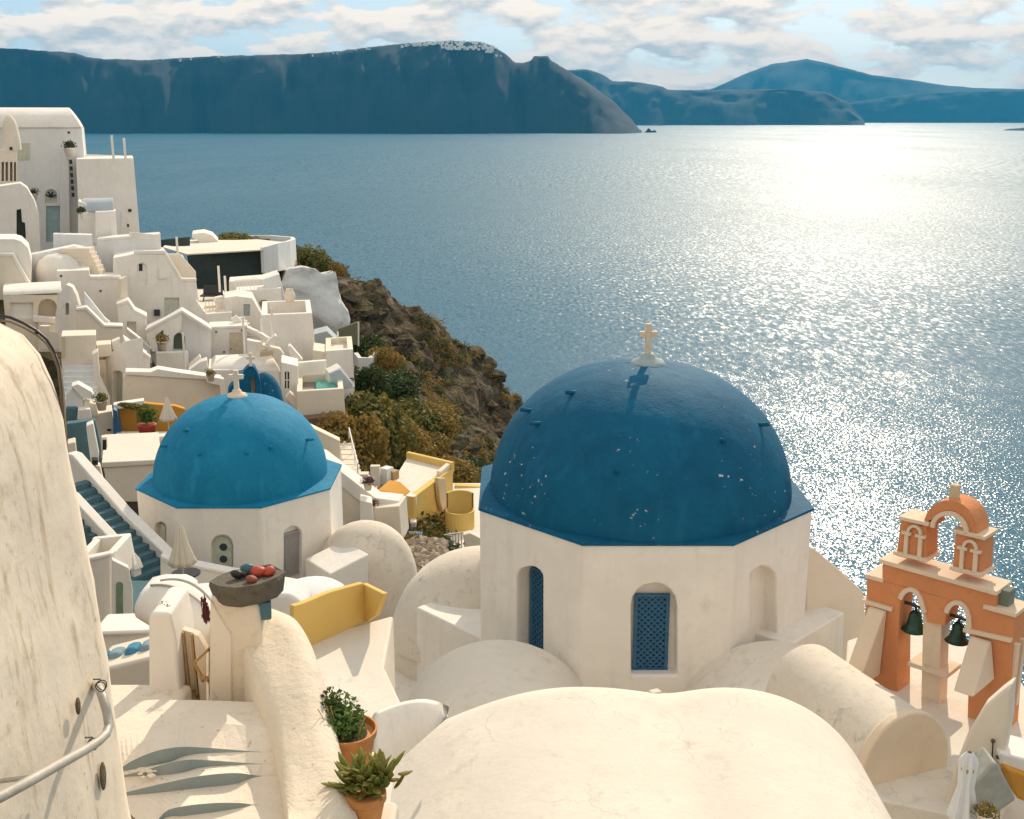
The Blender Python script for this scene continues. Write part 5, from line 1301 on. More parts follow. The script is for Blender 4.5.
# small barrel vault beside the belfry
c0 = at(812, 668, 19.6); c1 = at(905, 712, 16.6); c1.z = c0.z = (c0.z+c1.z)/2; ax = (c1-c0); ax.normalize(); sd_ = Vector((ax.y, -ax.x, 0))*-1
c1 = at(905, 712, 1); c1 = c1*(c0.z/c1.z); ax = (c1-c0).normalized(); sd_ = Vector((-ax.y, ax.x, 0)); r = .86
t = thing('vaulted_chapel', 'small stained barrel vaulted chapel with a round arched end wall before the belfry', 'chapel', (c1.x, c1.y, zt))
def bsec(c, r, drop, n=18):
    out = [c+sd_*(-r*math.cos(math.pi*k/n))+Vector((0,0,-r*1.15+r*1.15*math.sin(math.pi*k/n))) for k in range(n+1)]
    return [out[0]-Vector((0,0,drop))]+out+[out[-1]-Vector((0,0,drop))]
loft('roof', [bsec(c0-ax*.25, r, 3), bsec(c1-ax*.05, r, 3)], STAINSHADE, t, smooth=False, bevel=.03)
E0 = bsec(c1-ax*.06, r*1.07, 3); E1 = bsec(c1+ax*.14, r*1.07, 3)
for s_ in (E0, E1):
    for v in s_[1:-1]: v.z += .05
loft('end_wall', [E0, E1], TRIM, t, smooth=False, bevel=.05)
dq = ray(882, 783); kq = (c1+ax*.145).dot(ax)/dq.dot(ax); q = dq*kq-Vector((0,0,.22)); n = 8; w2 = .2
V = [q+sd_*-w2-Vector((0,0,.6))]+[q+sd_*(-w2*math.cos(math.pi*k/n))+Vector((0,0,.2*math.sin(math.pi*k/n))) for k in range(n+1)]+[q+sd_*w2-Vector((0,0,.6))]
m = len(V); mesh('niche', V+[v+ax*.02 for v in V], [tuple(range(m)), tuple(range(2*m-1,m-1,-1))]+[(i,(i+1)%m,m+(i+1)%m,m+i) for i in range(m)], OLIVE, t)
# curved end wall to the right
t = thing('curved_wall', 'curved cream parapet wall at the right edge below the orange belfry', 'wall', at(975, 790, 16.2))
pc = Plane(975, 760, 16.2, -35)
prism('wall', pc, [(1012,683),(1000,692),(984,706),(968,732),(955,765),(945,800),(940,830),(1000,830),(1003,760),(1010,720)], .35, CREAM, t, bevel=.06)
MB().tube([pc.p(993,742,.04), pc.p(992,760,.04), pc.p(988,775,.04)], .012, 6).build('wire', BLACK, t)
for x, y in ((993,741),(992,760),(998,757)): MB().ball(pc.p(x,y,.04), .035,.035,.035, 6).build('bracket', simple('rust_bracket', (.12,.06,.03), .8), t)
t = thing('grey_wall', 'grey slanting wall face behind the white folded parasol', 'wall', at(995, 810, 15.2)); prism('wall', Plane(985,800,15.2), [(996,762),(1004,775),(1017,800),(1000,812),(985,830),(968,830),(972,785)], .5, simple('grey_wall_paint', (.36,.36,.31), .9), t)
t = thing('orange_terrace', 'strip of orange terrace wall at the lower right corner', 'wall', at(1020, 800, 16)); prism('wall', Plane(1010,790,15.8), [(1004,766),(1040,780),(1040,808),(1018,800),(1010,784)], .4, ORANGEW, t); prism('coping', Plane(1010,790,15.9), [(999,752),(1045,764),(1045,780),(1001,766)], .8, WHITE, t)
pt_ = parasol(959, 752, 818, 850, 12.4, 'tall folded white parasol with a brown strap before the curved wall', .165, WHITE2, 7); q_ = Vector((pt_.location.x, pt_.location.y, at(960, 768, 12.4).z)); MB().lathe(q_, [(.075,-.045),(.09,0),(.055,.06)], 12).build('strap', WOOD, pt_)
o = pot(984, 826, 12.2, .24, 'dry reddish potted plant at the foot of the white folded parasol', leaf=LEAFO, potm=CREAM, seed=51); o['group'] = 'potted plants of the front roofs'

# ------------------------------------------------------------------ front double vault
Rr, Rl = 2.2, 4.4; cr = at(727, 680, 15); cl_ = at(588, 679.5, 15); V = []; Fc = []
xs = np.linspace(cl_.x-4.2, cr.x+Rr, 90); ys = np.linspace(8.2, 15, 40)
def vz(x, y):
    a = cr.z-Rr+math.sqrt(max(0, Rr*Rr-(x-cr.x)**2)) if abs(x-cr.x) < Rr else -99
    b = cl_.z-Rl+math.sqrt(max(0, Rl*Rl-(x-cl_.x)**2)) if abs(x-cl_.x) < Rl else -99
    k = .10; m = max(a, b); z = m+k*math.log(math.exp((a-m)/k)+math.exp((b-m)/k))-.02
    edge = max(0, (y-14.6)/.4); return z-.10*edge*edge+.025*noise.noise(Vector((x*.8, y*.8, 0)))
for y in ys:
    V.append((xs[0]-.02, y, -13))
    for x in xs: V.append((float(x), float(y), max(vz(float(x), float(y)), -13)))
    V.append((xs[-1]+.02, y, -13))
m = len(xs)+2
for j in range(len(ys)-1):
    for i in range(m-1): Fc.append((j*m+i, j*m+i+1, (j+1)*m+i+1, (j+1)*m+i))
Fc.append(tuple(range(m))); Fc.append(tuple(range((len(ys)-1)*m, len(ys)*m))[::-1])
t = thing('vaulted_house', 'broad white double vaulted roof filling the bottom centre in full sun', 'house', (cl_.x+1, 12, -13))
o = mesh('roof', V, Fc, ROOFW, t, smooth=True)
b = o.modifiers.new('es', 'EDGE_SPLIT'); b.split_angle = R(50)
ms = at(655, 693, 14.98); MB().box(ms-Vector((0,0,.12)), .16, .12, .16, .4).build('drain_spout', STAINSHADE, t, bevel=.02)
# crescent fin left of it
secs = []
for i in range(13):
    f = i/12*.94; px = 372+f*80; yb = 766-f*52; yt = min(yb-3, 717-14*math.sin(min(1, f*1.6)*math.pi/2)+(0 if f < .6 else (f-.6)**2*68))
    B = at(px, yb, 12.3+1.6*f); T = at(px, min(yt, yb-1), 12.5+1.6*f)
    secs.append([B-Vector((0,0,.25*(1-f))), T, T+Vector((.02,.08,.015)), B+Vector((0,.10+.2*(1-f),-.25*(1-f)-.02))])
tag(loft('roof_fin', secs, WHITE), 'small curved white fin wall on the roof edge behind the herb pot', 'wall')
# flat roof between the big church and the gate
zr = at(370, 660, 17.5).z
t = thing('flat_roof', 'flat sunlit roof terrace between the yellow parapet and the front vault', 'roof', (-2.2, 15.5, zr))
a = [(-3.6,9.0), (-1.35,9.0), (-1.25,14.6), (-1.55,15.6), (-2.1,17.3), (-2.15,19.3), (-3.4,18.4), (-4.4,17.6), (-4.2,14)]; k = len(a)
mesh('floor', [(x, y, zr+.03*(y-15)*.0) for x, y in a]+[(x, y, -13) for x, y in a], [tuple(range(k)), tuple(range(2*k-1, k-1, -1))]+[(i, (i+1)%k, k+(i+1)%k, k+i) for i in range(k)], ROOFW, t, bevel=.06)
t = thing('yellow_parapet', 'bright yellow painted parapet wall with a pointed top on the flat roof', 'wall', at(340, 635, 19.4))
P_ = onz(318, 643, zr); Q_ = onz(366, 621, zr); py_ = Plane(318, 643, P_.y, math.degrees(math.atan2(Q_.y-P_.y, Q_.x-P_.x)))
prism('wall', py_, [(294,606),(302,604),(331,592),(364,583),(366.5,622),(320,644),(312,650),(294,650)], .12, YELLOW, t, bevel=.02)
prism('return_wall', Plane(365,620,Q_.y-.02,-62), [(362,583.5),(383,594),(375,616),(364,623)], .1, YELLOW, t, bevel=.02)
t = thing('low_vault', 'small grey white rounded vault behind the yellow parapet', 'vault', at(325, 600, 22)); 
MB().ball(at(312, 603, 21.5), .8, .9, .45, 12).build('roof', WHITE2, t, smooth=True)
# ------------------------------------------------------------------ foreground: the old wall
prof = [(-1.43,-3.6),(-1.45,-2.7),(-1.49,-2.1),(-1.545,-1.4),(-1.58,-1.05),(-1.605,-.90),(-1.635,-.80),(-1.69,-.73),(-1.80,-.67),(-2.05,-.63),(-2.5,-.62),(-3.1,-.66),(-3.2,-3.6)]
# denser profile
pp = []
for a, b in zip(prof, prof[1:]):
    k = max(1, int(((a[0]-b[0])**2+(a[1]-b[1])**2)**.5/.06))
    pp += [(a[0]+(b[0]-a[0])*i/k, a[1]+(b[1]-a[1])*i/k) for i in range(k)]
pp.append(prof[-1]); secs = []
for j in range(66):
    y = .5+3.5*j/65; e = max(0, (y-3.86)/.14); sh = (1-math.sqrt(max(0, 1-e*e)))*.07
    s_ = []
    for (x, z) in pp:
        q = Vector((x, y, z)); k = (noise.fractal(q*2.2, 1, 2, 5)*.016+noise.noise(q*.9)*.02)*(1 if z < -.7 else .7)
        s_.append(Vector((x+k-(sh if x > -1.75 else 0), y, z-(sh*.6 if z > -.95 else 0)+(k if z > -.9 else 0))))
    secs.append(s_)
t = thing('old_wall', 'big old weathered cream wall with rounded top filling the left edge of the view', 'wall', (-2, 3, -3.4))
loft('wall', secs, OLDWALL, t)
for px, py, rx, rz in ((78,706,.012,.04),(103,776,.018,.07)):
    p = onx(px, py, -1.47); d = ray(px, py).normalized(); MB().ball(p, .006, rx*1.6, rz*.8, 8).build('plaster_hole', simple('bare_stone_patch', (.16,.12,.07), .95, scale=25, bump=.6), t, smooth=True)
cab = [(-20,314),(0,318),(10,320),(22,325),(36,333),(46,342),(52,352),(57,366),(60,390),(62,420),(64,450)]
MB().tube([at(x, y, 3.98)+Vector((.012,-.02,.012)) for x, y in cab], .0055, 6).build('cable', BLACK, t, smooth=True)
MB().tube([at(x, y+4, 3.97)+Vector((.012,-.02,.01)) for x, y in cab], .004, 6).build('cable', simple('brown_cable', (.2,.14,.08), .7), t, smooth=True)
MB().tube([at(x+3, y+2, 4.02)+Vector((.0,0,.0)) for x, y in cab[6:]], .005, 6).build('cable', simple('tan_cable', (.4,.3,.18), .7), t, smooth=True)
MB().tube([at(85,600,3.93)+Vector((.02,0,0)), at(90,660,3.95)+Vector((.02,0,0)), at(97,720,3.97)+Vector((.02,0,0)), at(106,780,3.98)+Vector((.02,0,0)), at(112,830,3.99)+Vector((.02,0,0))], .012, 6).build('conduit', WOOD, t, smooth=True)
t = thing('handrail', 'bent grey pipe handrail fixed along the old weathered wall', 'handrail', onx(60, 764, -1.38))
rp = [(-40,816,-1.36),(0,797,-1.36),(30,781,-1.36),(60,764,-1.36),(85,750,-1.36),(99,741,-1.36),(106,734,-1.36),(109,726,-1.37),(107,712,-1.38),(103,698,-1.40),(99,688,-1.44),(95,684,-1.50)]
MB().tube([onx(*q) for q in rp], .0155, 12).build('pipe', PIPE, t, smooth=True)
for x, y in ((93,744),(101,686)):
    c = onx(x, y, -1.37); mb = MB()
    for k in (-.012, .012): mb.tube([c+Vector((.017*math.cos(a), k*.5+.004*math.sin(2*a), .018*math.sin(a))) for a in [i*math.pi/6 for i in range(13)]], .002, 5)
    mb.tube([c+Vector((0,0,.025)), c+Vector((-.015,-.02,.035))], .003, 5); mb.build('wire_tie', BLACK, t)
for x, y in ((40,776),): q = onx(x, y, -1.36); MB().tube([q, q+Vector((-.14,0,-.02))], .008, 6).build('bracket', PIPE, t)

# ------------------------------------------------------------------ the alley steps
ST = plaster('worn_step_plaster', (.78,.69,.57), dirt=(.42,.33,.2), amt=.6, scale=2.5, bump=.4, speck=.4, fine=30)
rows = [  # (top arc, bottom arc) of every riser, in pixels, near to far, with its tread height
 ([(150,832),(165,812),(185,806),(215,803),(240,803),(258,805)], [(150,834),(165,818),(185,816),(215,812),(240,808),(258,806)], -2.95),
 ([(112,796),(135,790),(165,783),(200,776),(235,773),(262,776)], [(112,797),(135,795),(165,792),(200,788),(235,784),(262,778)], -2.92),
 ([(122,776),(145,770),(165,764),(185,760),(205,760),(262,764)], [(122,777),(145,776),(165,775),(185,772),(205,767),(262,765)], -2.89),
 ([(116,772),(130,762),(150,753),(170,748),(195,747),(262,752)], [(116,773),(130,770),(150,766),(170,762),(195,754),(262,753)], -2.86),
]
V = []; Fc = []
def cr(pts):
    out = []
    for i in range(len(pts)-1):
        for k in range(4):
            f = k/4; p0 = pts[max(i-1,0)]; p1 = pts[i]; p2 = pts[i+1]; p3 = pts[min(i+2,len(pts)-1)]
            h = lambda a, b, c, d: .5*(2*b+(c-a)*f+(2*a-5*b+4*c-d)*f*f+(3*b-a-3*c+d)*f**3)
            out.append((h(p0[0],p1[0],p2[0],p3[0]), h(p0[1],p1[1],p2[1],p3[1])))
    out.append(pts[-1]); return out
def addrow(pts, z): V.extend(onz(x, y, z) for x, y in cr(pts))
addrow([(60,900),(100,900),(150,900),(200,900),(240,900),(290,900),(350,900)], -2.99)
for top_, bot, z in rows:
    e_ = top_[-1]; T, B = cr(top_+[(308, e_[1]+2)]), cr(bot[:-1]+[(e_[0], e_[1]+.15), (308, e_[1]+2.1)]); tops = []
    for (x0, y0), (x1, y1) in zip(T, B):
        b = onz(x1, y1, z-.03); V.append(b); d = ray(x0, y0); q = d*((b.y+.004)/d.y); tops.append(q)
    V.extend(tops)
addrow([(112,742),(125,735),(150,728),(170,724),(195,722),(250,726),(308,732)], -2.83)
addrow([(100,715),(120,705),(150,700),(170,700),(195,700),(250,702),(308,705)], -2.83)
m = 25; nr = len(V)//m
for j in range(nr-1):
    for i in range(m-1): Fc.append((j*m+i, j*m+i+1, (j+1)*m+i+1, (j+1)*m+i))
k0 = len(V); V += [Vector((v.x, v.y, -3.8)) for v in V[:m]]+[Vector((v.x, v.y, -3.8)) for v in V[-m:]]
for i in range(m-1): Fc += [(i+1, i, k0+i, k0+i+1), ((nr-1)*m+i, (nr-1)*m+i+1, k0+m+i+1, k0+m+i)]
t = thing('alley_steps', 'worn cream alley steps with curved treads between the old wall and the gate', 'stairs', onz(180, 780, -3.2))
RISERP = plaster('grey_blue_riser_paint', (.24,.29,.29), dirt=(.4,.36,.28), amt=.5, scale=3)  # risers have their own grey blue paint, darker than the treads
mesh('steps', V, Fc, None, t, mats=[ST, RISERP], fm=[1 if (q//(m-1) in (1,3,5,7) and q < (nr-1)*(m-1)) else 0 for q in range(len(Fc))])
MB().box(onz(130, 690, -2.92)+Vector((-.1,-.25,-.6)), .8, .7, .59).build('landing', ST, t, bevel=.03)
mb = MB(); rnd = random.Random(9)
for k in range(70):
    c = onz(rnd.gauss(140, 10), rnd.gauss(768, 3.5), -2.895); s = rnd.uniform(.005, .016); mb.ball(c, s*1.4, s, s*.6, 4)
tag(mb.build('plaster_crumbs', CREAM), 'loose plaster crumbs scattered on the alley steps', 'crumbs', kind='stuff')

# gate pillar, door, canopy
t = thing('gate_pillar', 'tall white gate pillar at the left of the narrow beige gate', 'pillar', at(165, 745, 5.5))
pl = Plane(148, 740, 5.5)
prism('pillar', pl, [(148,617),(153,612),(170,613),(176,640),(180,690),(184,740),(184,790),(149,790)], .35, WHITE, t, bevel=.03)
prism('side_face', pl, [(162,624),(176,630),(186,745),(186,770),(165,770)], .3, TRIM, t, off=.03, bevel=.02) if False else None
t2 = thing('gate_door', 'narrow beige panelled gate between the white pillar and the scarred wall', 'door', at(190, 735, 5.62))
pd = Plane(178, 735, 5.62, 0)
prism('door_leaf', pd, [(176,628),(196,634),(200,690),(199,738),(188,740)], .05, DOORB, t2, bevel=.006)
for a, b in (((178,630),(189,737)), ((183,632),(193,720)), ((192,634),(198,700)), ((193,690),(198,697))):
    mb = MB(); mb.bar(pd.p(*a, .01), pd.p(*b, .01), .010, .02, up=pd.n); mb.build('moulding', WOOD, t2)
prism('door_leaf', pd, [(193,634),(198,636),(206,650),(206,710),(200,705)], .06, CREAM, t2, off=.02, bevel=.006)
mb = MB()
fr = [(195,662),(210,648),(212,675),(203,681)]
for a, b in zip(fr, fr[1:]+fr[:1]): mb.bar(pd.p(*a, .12), pd.p(*b, .12), .013, .02, up=pd.n)
mb.bar(pd.p(195,662,.12), pd.p(232,716,.12), .008, .015, up=pd.n); t3 = thing('wooden_frame', 'small tilted wooden frame leaning on the gate beside the scarred wall', 'frame', at(204, 681, 5.5)); mb.build('frame', WOOD, t3)
# a small plaster hood: a barrel lying over the gate
t = thing('canopy', 'rounded white plaster hood with thin ribs curving over the gate', 'canopy', at(170, 640, 6.4)); secs = []
for i in range(19):
    f = i/18; x = 150+66*f; y = 601+6*f+26*f*f; c = at(x, y, 6.35-.35*f); r = .088+.075*math.sin(math.pi*min(1, .15+f*.75)); a0 = R(-35+25*f)
    ax_ = Vector((math.cos(a0), math.sin(a0)*.8, -.25)).normalized(); u_ = Vector((0,0,1))-ax_*ax_.z; u_.normalize(); v_ = ax_.cross(u_)
    secs.append([c+u_*r*math.sin(q)+v_*r*math.cos(q) for q in [2*math.pi*k/20 for k in range(20)]])
loft('hood', secs, WHITE, t)
for q in (4, 6):
    mb = MB(); mb.tube([s_[q]+Vector((0,-.004,.006)) for s_ in secs[1:]], .007, 6); mb.build('rib', PIPE, t, smooth=True)
o = pot(166, 622, 5.6, .085, 'small dark dried flower pot on top of the gate pillar', leaf=LEAFR, potm=BLACK, seed=61); o['group'] = 'potted plants of the front roofs'
for k, (x, y, lab) in enumerate([(206,618,'dark red hanging flowers on the hood beside the scarred wall')]):
    o = bpy.data.objects.new('hanging_flowers', shrub_mesh('hanging_flowers', 71, 160, .35, LEAFR)); COL.objects.link(o); o.location = at(x, y, 5.62); o.scale = (.035,.03,.14); tag(o, lab, 'flowers')

# the scarred wall and parapet to the right of the steps
t = thing('parapet_wall', 'thick scarred cream parapet wall curving down along the right of the steps', 'wall', at(250, 740, 5.3))
pw = Plane(208, 740, 5.42)
prism('pillar', pw, [(209,602),(214,593),(250,600),(258,608),(262,640),(262,800),(207,800)], .24, plaster('scarred_plaster', (.77,.67,.53), dirt=(.45,.34,.2), amt=.55, scale=1.6, bump=.45, speck=.3, fine=30), t, bevel=.03)
prism('inset_panel', pw, [(210,600),(231,636),(232,718),(211,690)], .03, CREAM, t, off=.012, bevel=.008)
PATH = [(262,606,5.9),(280,612,5.75),(292,626,5.55),(303,650,5.35),(312,684,5.1),(322,726,4.85),(333,772,4.55),(345,822,4.25),(358,880,3.95)]
LOWL = [(240,640,5.55),(243,650,5.42),(248,668,5.3),(258,700,5.1),(268,740,4.9),(277,772,4.7),(284,800,4.45),(290,830,4.15),(296,890,3.85)]
secs = []
for (x, y, Y), (x2, y2, Y2) in zip(PATH, LOWL):
    T = at(x, y, Y); L = at(x2, y2, Y2); w_ = .12
    k = .012*noise.noise(T*5)
    a = L+(T-L)*.0; M1 = T+Vector((-.16,-.05,-.03+k)); M2 = T+Vector((-.06,0,.0+k))
    foot = Vector((L.x-.02, L.y-.02, -3.7))
    M0 = L+(M1-L)*.55+Vector((-.02,-.02,.015))
    secs.append([foot, L, M0, M1, M2, T, T+Vector((.05,.05,-.05)), T+Vector((.09,.09,-.25)), Vector((T.x+.12, T.y+.12, -3.7))])
# refine along the length
def dense(secs, k=5):
    out = []
    for i in range(len(secs)-1):
        p0, p1, p2, p3 = secs[max(i-1,0)], secs[i], secs[i+1], secs[min(i+2,len(secs)-1)]
        for j in range(k):
            f = j/k; out.append([.5*(2*b+(c-a)*f+(2*a-5*b+4*c-d)*f*f+(3*b-a-3*c+d)*f**3) for a, b, c, d in zip(p0, p1, p2, p3)])
    out.append(secs[-1]); return out
SCAR = bpy.data.materials['scarred_plaster']
loft('parapet', dense(secs), SCAR, t)
# dark stone slab with its small objects
t = thing('stone_slab', 'rough dark stone slab lying on the top of the scarred wall', 'stone slab', at(250, 598, 5.6))
c = at(250, 581, 5.5); N = 11; V = []; Fc = []; rnd = random.Random(4); jag = [rnd.uniform(-.11,.10) for k in range(11)]
for z, s in ((-.10,.74),(-.07,.90),(0,1.0),(.03,.98)):
    for k in range(N):
        a = 2*math.pi*k/N; r = 1+jag[k]+rnd.uniform(-.03,.03)
        V.append(c+Vector((.195*s*r*math.cos(a), .16*s*r*math.sin(a), z+.02*math.cos(a+.6)+rnd.uniform(-.012,.012))))
for i in range(3):
    for k in range(N): Fc.append((i*N+k, i*N+(k+1)%N, (i+1)*N+(k+1)%N, (i+1)*N+k))
Fc.append(tuple(range(N))[::-1]); Fc.append(tuple(range(3*N, 4*N))); mesh('slab', V, Fc, STONE, t)
mb = MB().box(c+Vector((.05,.0,-.2)), .1, .1, .1, .2); mb.build('prop_block', TEAL, t, bevel=.01)
def lump(px, py, s, mat, label, seed):
    p = onz(px, py, c.z+.03); mb = MB().ball(p+Vector((0,0,.02*s)), .045*s, .035*s, .03*s, 8)
    for i, v in enumerate(mb.v): mb.v[i] = v+(v-p)*.45*noise.noise(v*22+Vector((seed,0,0)))
    tag(mb.build('painted_stone', mat, smooth=True), label, 'stone', 'small stones on the dark stone slab')
TG = simple('teal_glaze', (.03,.11,.14), .5)
for k, (px, py, s_, m_, lab) in enumerate([(258,575,1.0,RED,'red stone at the middle of the dark stone slab'), (268,575,.8,RED,'red stone rightmost on the dark stone slab'), (252,582,.7,simple('rust_stone',(.25,.07,.04),.7),'rusty stone nearest the front of the dark stone slab'),
    (247,573,.9,TG,'teal stone in the middle of the dark stone slab'), (238,577,.7,BLACK,'black stone at the left edge of the dark stone slab'), (243,575,.6,STONE,'grey stone between the black and teal ones on the slab')]): lump(px, py, s_, m_, lab, k*3.3)

# pots
t = thing('potted_plant', 'large terracotta pot with a leafy green herb behind the scarred parapet', 'potted plant', at(348, 765, 5.0), 'potted plants of the front roofs')
pc_ = at(347, 728, 5.0); s = .145; H_ = .23; z0 = pc_.z-H_
c = Vector((pc_.x, pc_.y, z0)); prof_ = [(.001,0),(s*.66,0),(s*.72,.03),(s*.92,H_*.8),(s*.98,H_*.84),(s*1.02,H_),(s*.93,H_),(s*.88,H_*.86),(.001,H_*.84)]
MB().lathe(c, prof_, 32).build('pot', CLAY, t, smooth=False, bevel=.004); MB().lathe(c, [(s*.9,H_*.85),(.001,H_*.87)], 24).build('soil', SOIL, t)
o = bpy.data.objects.new('herb_leaves', shrub_mesh('herb_leaves', 81, 1500, .11, LEAFH, lobes=7)); COL.objects.link(o); o.parent = t; o.location = c-Vector(t.location)+Vector((-.03,.0,H_*.86)); o.scale = (.20,.17,.19)
o = bpy.data.objects.new('herb_leaves', shrub_mesh('herb_leaves', 82, 900, .12, LEAFD, lobes=5)); COL.objects.link(o); o.parent = t; o.location = c-Vector(t.location)+Vector((-.10,.06,H_*.9)); o.scale = (.15,.12,.24)
mb = MB(); rnd = random.Random(8)
for k in range(14):
    b = c+Vector((rnd.uniform(-.1,.08), rnd.uniform(-.08,.08), H_*.85)); e = b+Vector((rnd.uniform(-.12,.10), rnd.uniform(-.08,.08), rnd.uniform(.06,.2))); mb.tube([b, (b+e)/2+Vector((0,0,.02)), e], .0022, 4)
mb.build('stems', WOOD, t)
t = thing('potted_plant', 'small terracotta pot with a fleshy green succulent at the bottom edge', 'potted plant', at(365, 830, 4.5), 'potted plants of the front roofs')
pc_ = at(366, 792, 4.45); c = pc_-Vector((0,0,.15)); s = .085
MB().lathe(c, [(.001,0),(s*.7,0),(s*.95,.11),(s*1.05,.115),(s*1.05,.15),(s*.92,.15),(.001,.13)], 24).build('pot', CLAY, t, smooth=False, bevel=.003)
rnd = random.Random(12)
LEAFS2 = foliage('yellowing_succulent_leaves', (.28,.24,.05), (.36,.30,.09))
for k in range(110):
    a = rnd.uniform(0, 6.28); el_ = rnd.uniform(-.25, 1.1); L = rnd.uniform(.055,.095); r0 = rnd.uniform(0, .11)
    d = Vector((math.cos(a)*math.cos(el_), math.sin(a)*math.cos(el_), math.sin(el_))); b = c+Vector((rnd.uniform(-.07,.10)+d.x*r0*.5, d.y*r0*.5+.02, .13+rnd.uniform(0,.11)))
    up = Vector((0,0,1)); sd2 = d.cross(up).normalized(); nn = sd2.cross(d); secs = []
    for j in range(6):
        f = j/5; w_ = .017*math.sin(math.pi*(.12+.83*f))**.8*rnd.uniform(.9,1.1); p = b+d*L*f+up*(.02*f*f)
        secs.append([p+sd2*w_*math.cos(q)+nn*w_*.4*math.sin(q) for q in [i*math.pi/3 for i in range(6)]])
    loft('succulent_leaf', secs, LEAFS if rnd.random() < .6 else LEAFS2, t)
tag(bpy.data.objects['succulent_leaf'], None)
t = thing('pot_ledge', 'low cream ledge behind the scarred parapet carrying the two terracotta pots', 'ledge', at(350, 840, 4.6))
zl = at(347, 728, 5.0).z-.23; MB().box((at(336, 770, 5.0).x, 4.95, zl-.6), .42, .5, .595).build('ledge', CREAM, t, bevel=.03)
zl2 = (at(366,792,4.45)-Vector((0,0,.15))).z; MB().box((at(360, 800, 4.45).x-.02, 4.42, zl2-.5), .34, .42, .495).build('ledge', CREAM, t, bevel=.03)

# ------------------------------------------------------------------ left middle: white cabin, cushions, blue stairs
t = thing('low_wall', 'curved white bench wall behind the blue cushions at the end of the alley', 'wall', at(120, 690, 9))
pl = Plane(95, 690, 8.6)
prism('wall', pl, [(90,672),(105,668),(150,657),(155,657),(155,720),(90,735)], .5, CREAM, t)
prism('back_wall', Plane(95,640,10), [(92,634),(152,633),(152,690),(92,690)], .3, WHITE, t); prism('coping', Plane(95,640,10), [(92,632),(152,630),(152,635),(92,637)], .42, WHITE, t, off=.06)
zc = at(120, 665, 8.9).z
for i, (x0, x1, y0, y1, m_, lab) in enumerate([(97,105,657,673,CUSH,'small blue cushion leftmost on the bench wall'), (105,122,653,670,CUSH2,'grey blue cushion second on the bench wall'), (122,138,648,665,CUSH,'bright blue cushion third on the bench wall'), (137,152,645,662,CUSH2,'grey blue cushion nearest the gate pillar on the bench wall')]):
    pc = Plane(x0, y1, 8.75); o = prism('cushion', pc, [(x0+.5,y0+2),(x1-.5,y0),(x1-.2,y1-1),(x0,y1)], .18, m_, None, bevel=.05); tag(o, lab, 'cushion', 'cushions along the bench wall')
t = thing('white_cabin', 'small white cabin with a sunken roof and an arched niche left of the blue stairs', 'house', at(95, 640, 27))
pl = Plane(78, 635, 27)
prism('wall', pl, [(72,560),(111,556),(112,640),(72,640)], .25, WHITE, t); prism('coping', pl, [(72,559),(80,560),(112,553),(112,557),(80,565),(72,563)], .3, WHITE, t, off=.03)
tray(pl, (72,560), (111,556), 1.6, .4, .2, WHITE, t, OCHRE)
pc = Plane(113,600,26.6,25)
prism('side_wall', pc, [(112.5,560),(129,568),(133,590),(133,650),(112.5,650)], .25, WHITE, t, bevel=.03)
panel('niche_door', pc, arch(116.3,123,582,630), simple('sage_door_paint', (.20,.28,.20), .7), t, off=.03)
t = thing('blue_stairs', 'long narrow blue painted staircase between two white parapets left of the smaller church', 'stairs', at(140, 600, 24))
A = at(70, 486, 36); B = at(155, 579, 33.8); n = 13; mb = MB(); hd = Vector((B.x-A.x, B.y-A.y, 0)).normalized(); yw = math.atan2(hd.y, hd.x)
for k in range(n+1):
    p = A+(B-A)*(k/n); mb.box(p-Vector((0,0,1.2)), hd.dot(B-A)/n*1.02, 1.5, 1.2, yw)
mb.build('steps', TEAL, t)
p2 = Plane(68, 470, 37.0, math.degrees(yw))
prism('far_parapet', p2, [(66,456),(72,458),(120,513),(165,556),(172,563),(172,600),(66,520)], .3, WHITE, t, off=-.1); prism('coping', p2, [(66,453),(72,455),(121,511),(166,555),(166,559),(119,516),(70,460),(66,459)], .4, WHITE, t, off=-.06)
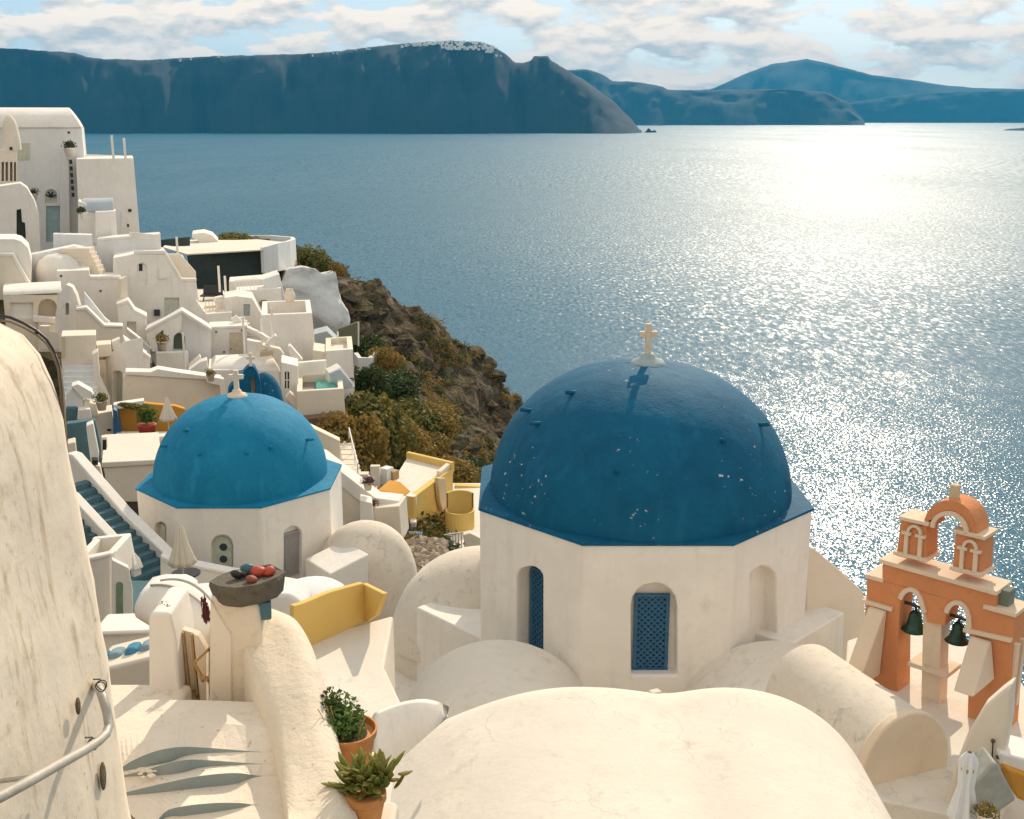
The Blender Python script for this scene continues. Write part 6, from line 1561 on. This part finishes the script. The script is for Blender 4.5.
p3 = Plane(68, 500, 35.2, math.degrees(yw)); prism('near_parapet', p3, [(62,492),(68,497),(108,540),(130,562),(134,572),(138,640),(62,640)], .3, WHITE, t, off=0); prism('coping', p3, [(62,490),(70,496),(110,539),(131,561),(135,571),(130,571),(106,543),(66,500)], .36, WHITE, t, off=.04)
t = thing('lower_steps', 'lower blue painted steps turning down beside the arched niche', 'stairs', at(128, 630, 19)); mb = MB()
for k in range(5): p = at(133-k*2.2, 586+k*11, 31-k*.8); mb.box(p-Vector((0,0,.9)), 1.6, .8, .9)
mb.build('steps', TEAL, t)
t = thing('terrace_wall', 'low white terrace wall running from the blue stairs along the smaller church front', 'wall', at(220, 590, 33))
prism('wall', Plane(165,575,33.6), [(160,558),(170,563),(215,572),(300,588),(300,650),(160,650)], .35, WHITE, t); prism('coping', Plane(165,575,33.6), [(160,555),(170,560),(216,569.5),(300,585),(300,589),(215,573),(168,564),(160,560)], .45, WHITE, t, off=.05)
MB().box(at(205,605,32.6)-Vector((0,0,.5)), 7, 2.2, .3).build('floor', ROOFW, t)
parasol(184, 524, 564, 584, 31.5, 'folded cream parasol above a round dark table before the smaller church', .36)
t = thing('round_table', 'round black table under the folded cream parasol', 'table', at(186, 590, 28)); c = at(186, 574, 31.6)
MB().lathe(c, [(.001,0),(.42,0),(.42,.04),(.001,.04)], 24).build('tabletop', BLACK, t); 
for k in range(3): a = k*2.1+.4; MB().tube([c, c+Vector((.3*math.cos(a), .3*math.sin(a), -.75))], .025, 6).build('leg', BLACK, t)
t = thing('white_vault', 'rounded white vault end between the blue stairs and the gate hood', 'vault', at(145, 640, 12))
prism('wall', Plane(135,640,12), [(135,606),(137,597),(142,591),(155,588),(175,588),(190,594),(190,660),(135,660)], .5, WHITE, t, bevel=.1)
t = thing('roof_block', 'plain white roof blocks between the stone slab and the smaller church', 'roof', at(240, 620, 20)); prism('wall', Plane(180,600,20), [(170,600),(215,596),(290,594),(306,606),(308,660),(170,660)], .8, WHITE2, t, bevel=.1)
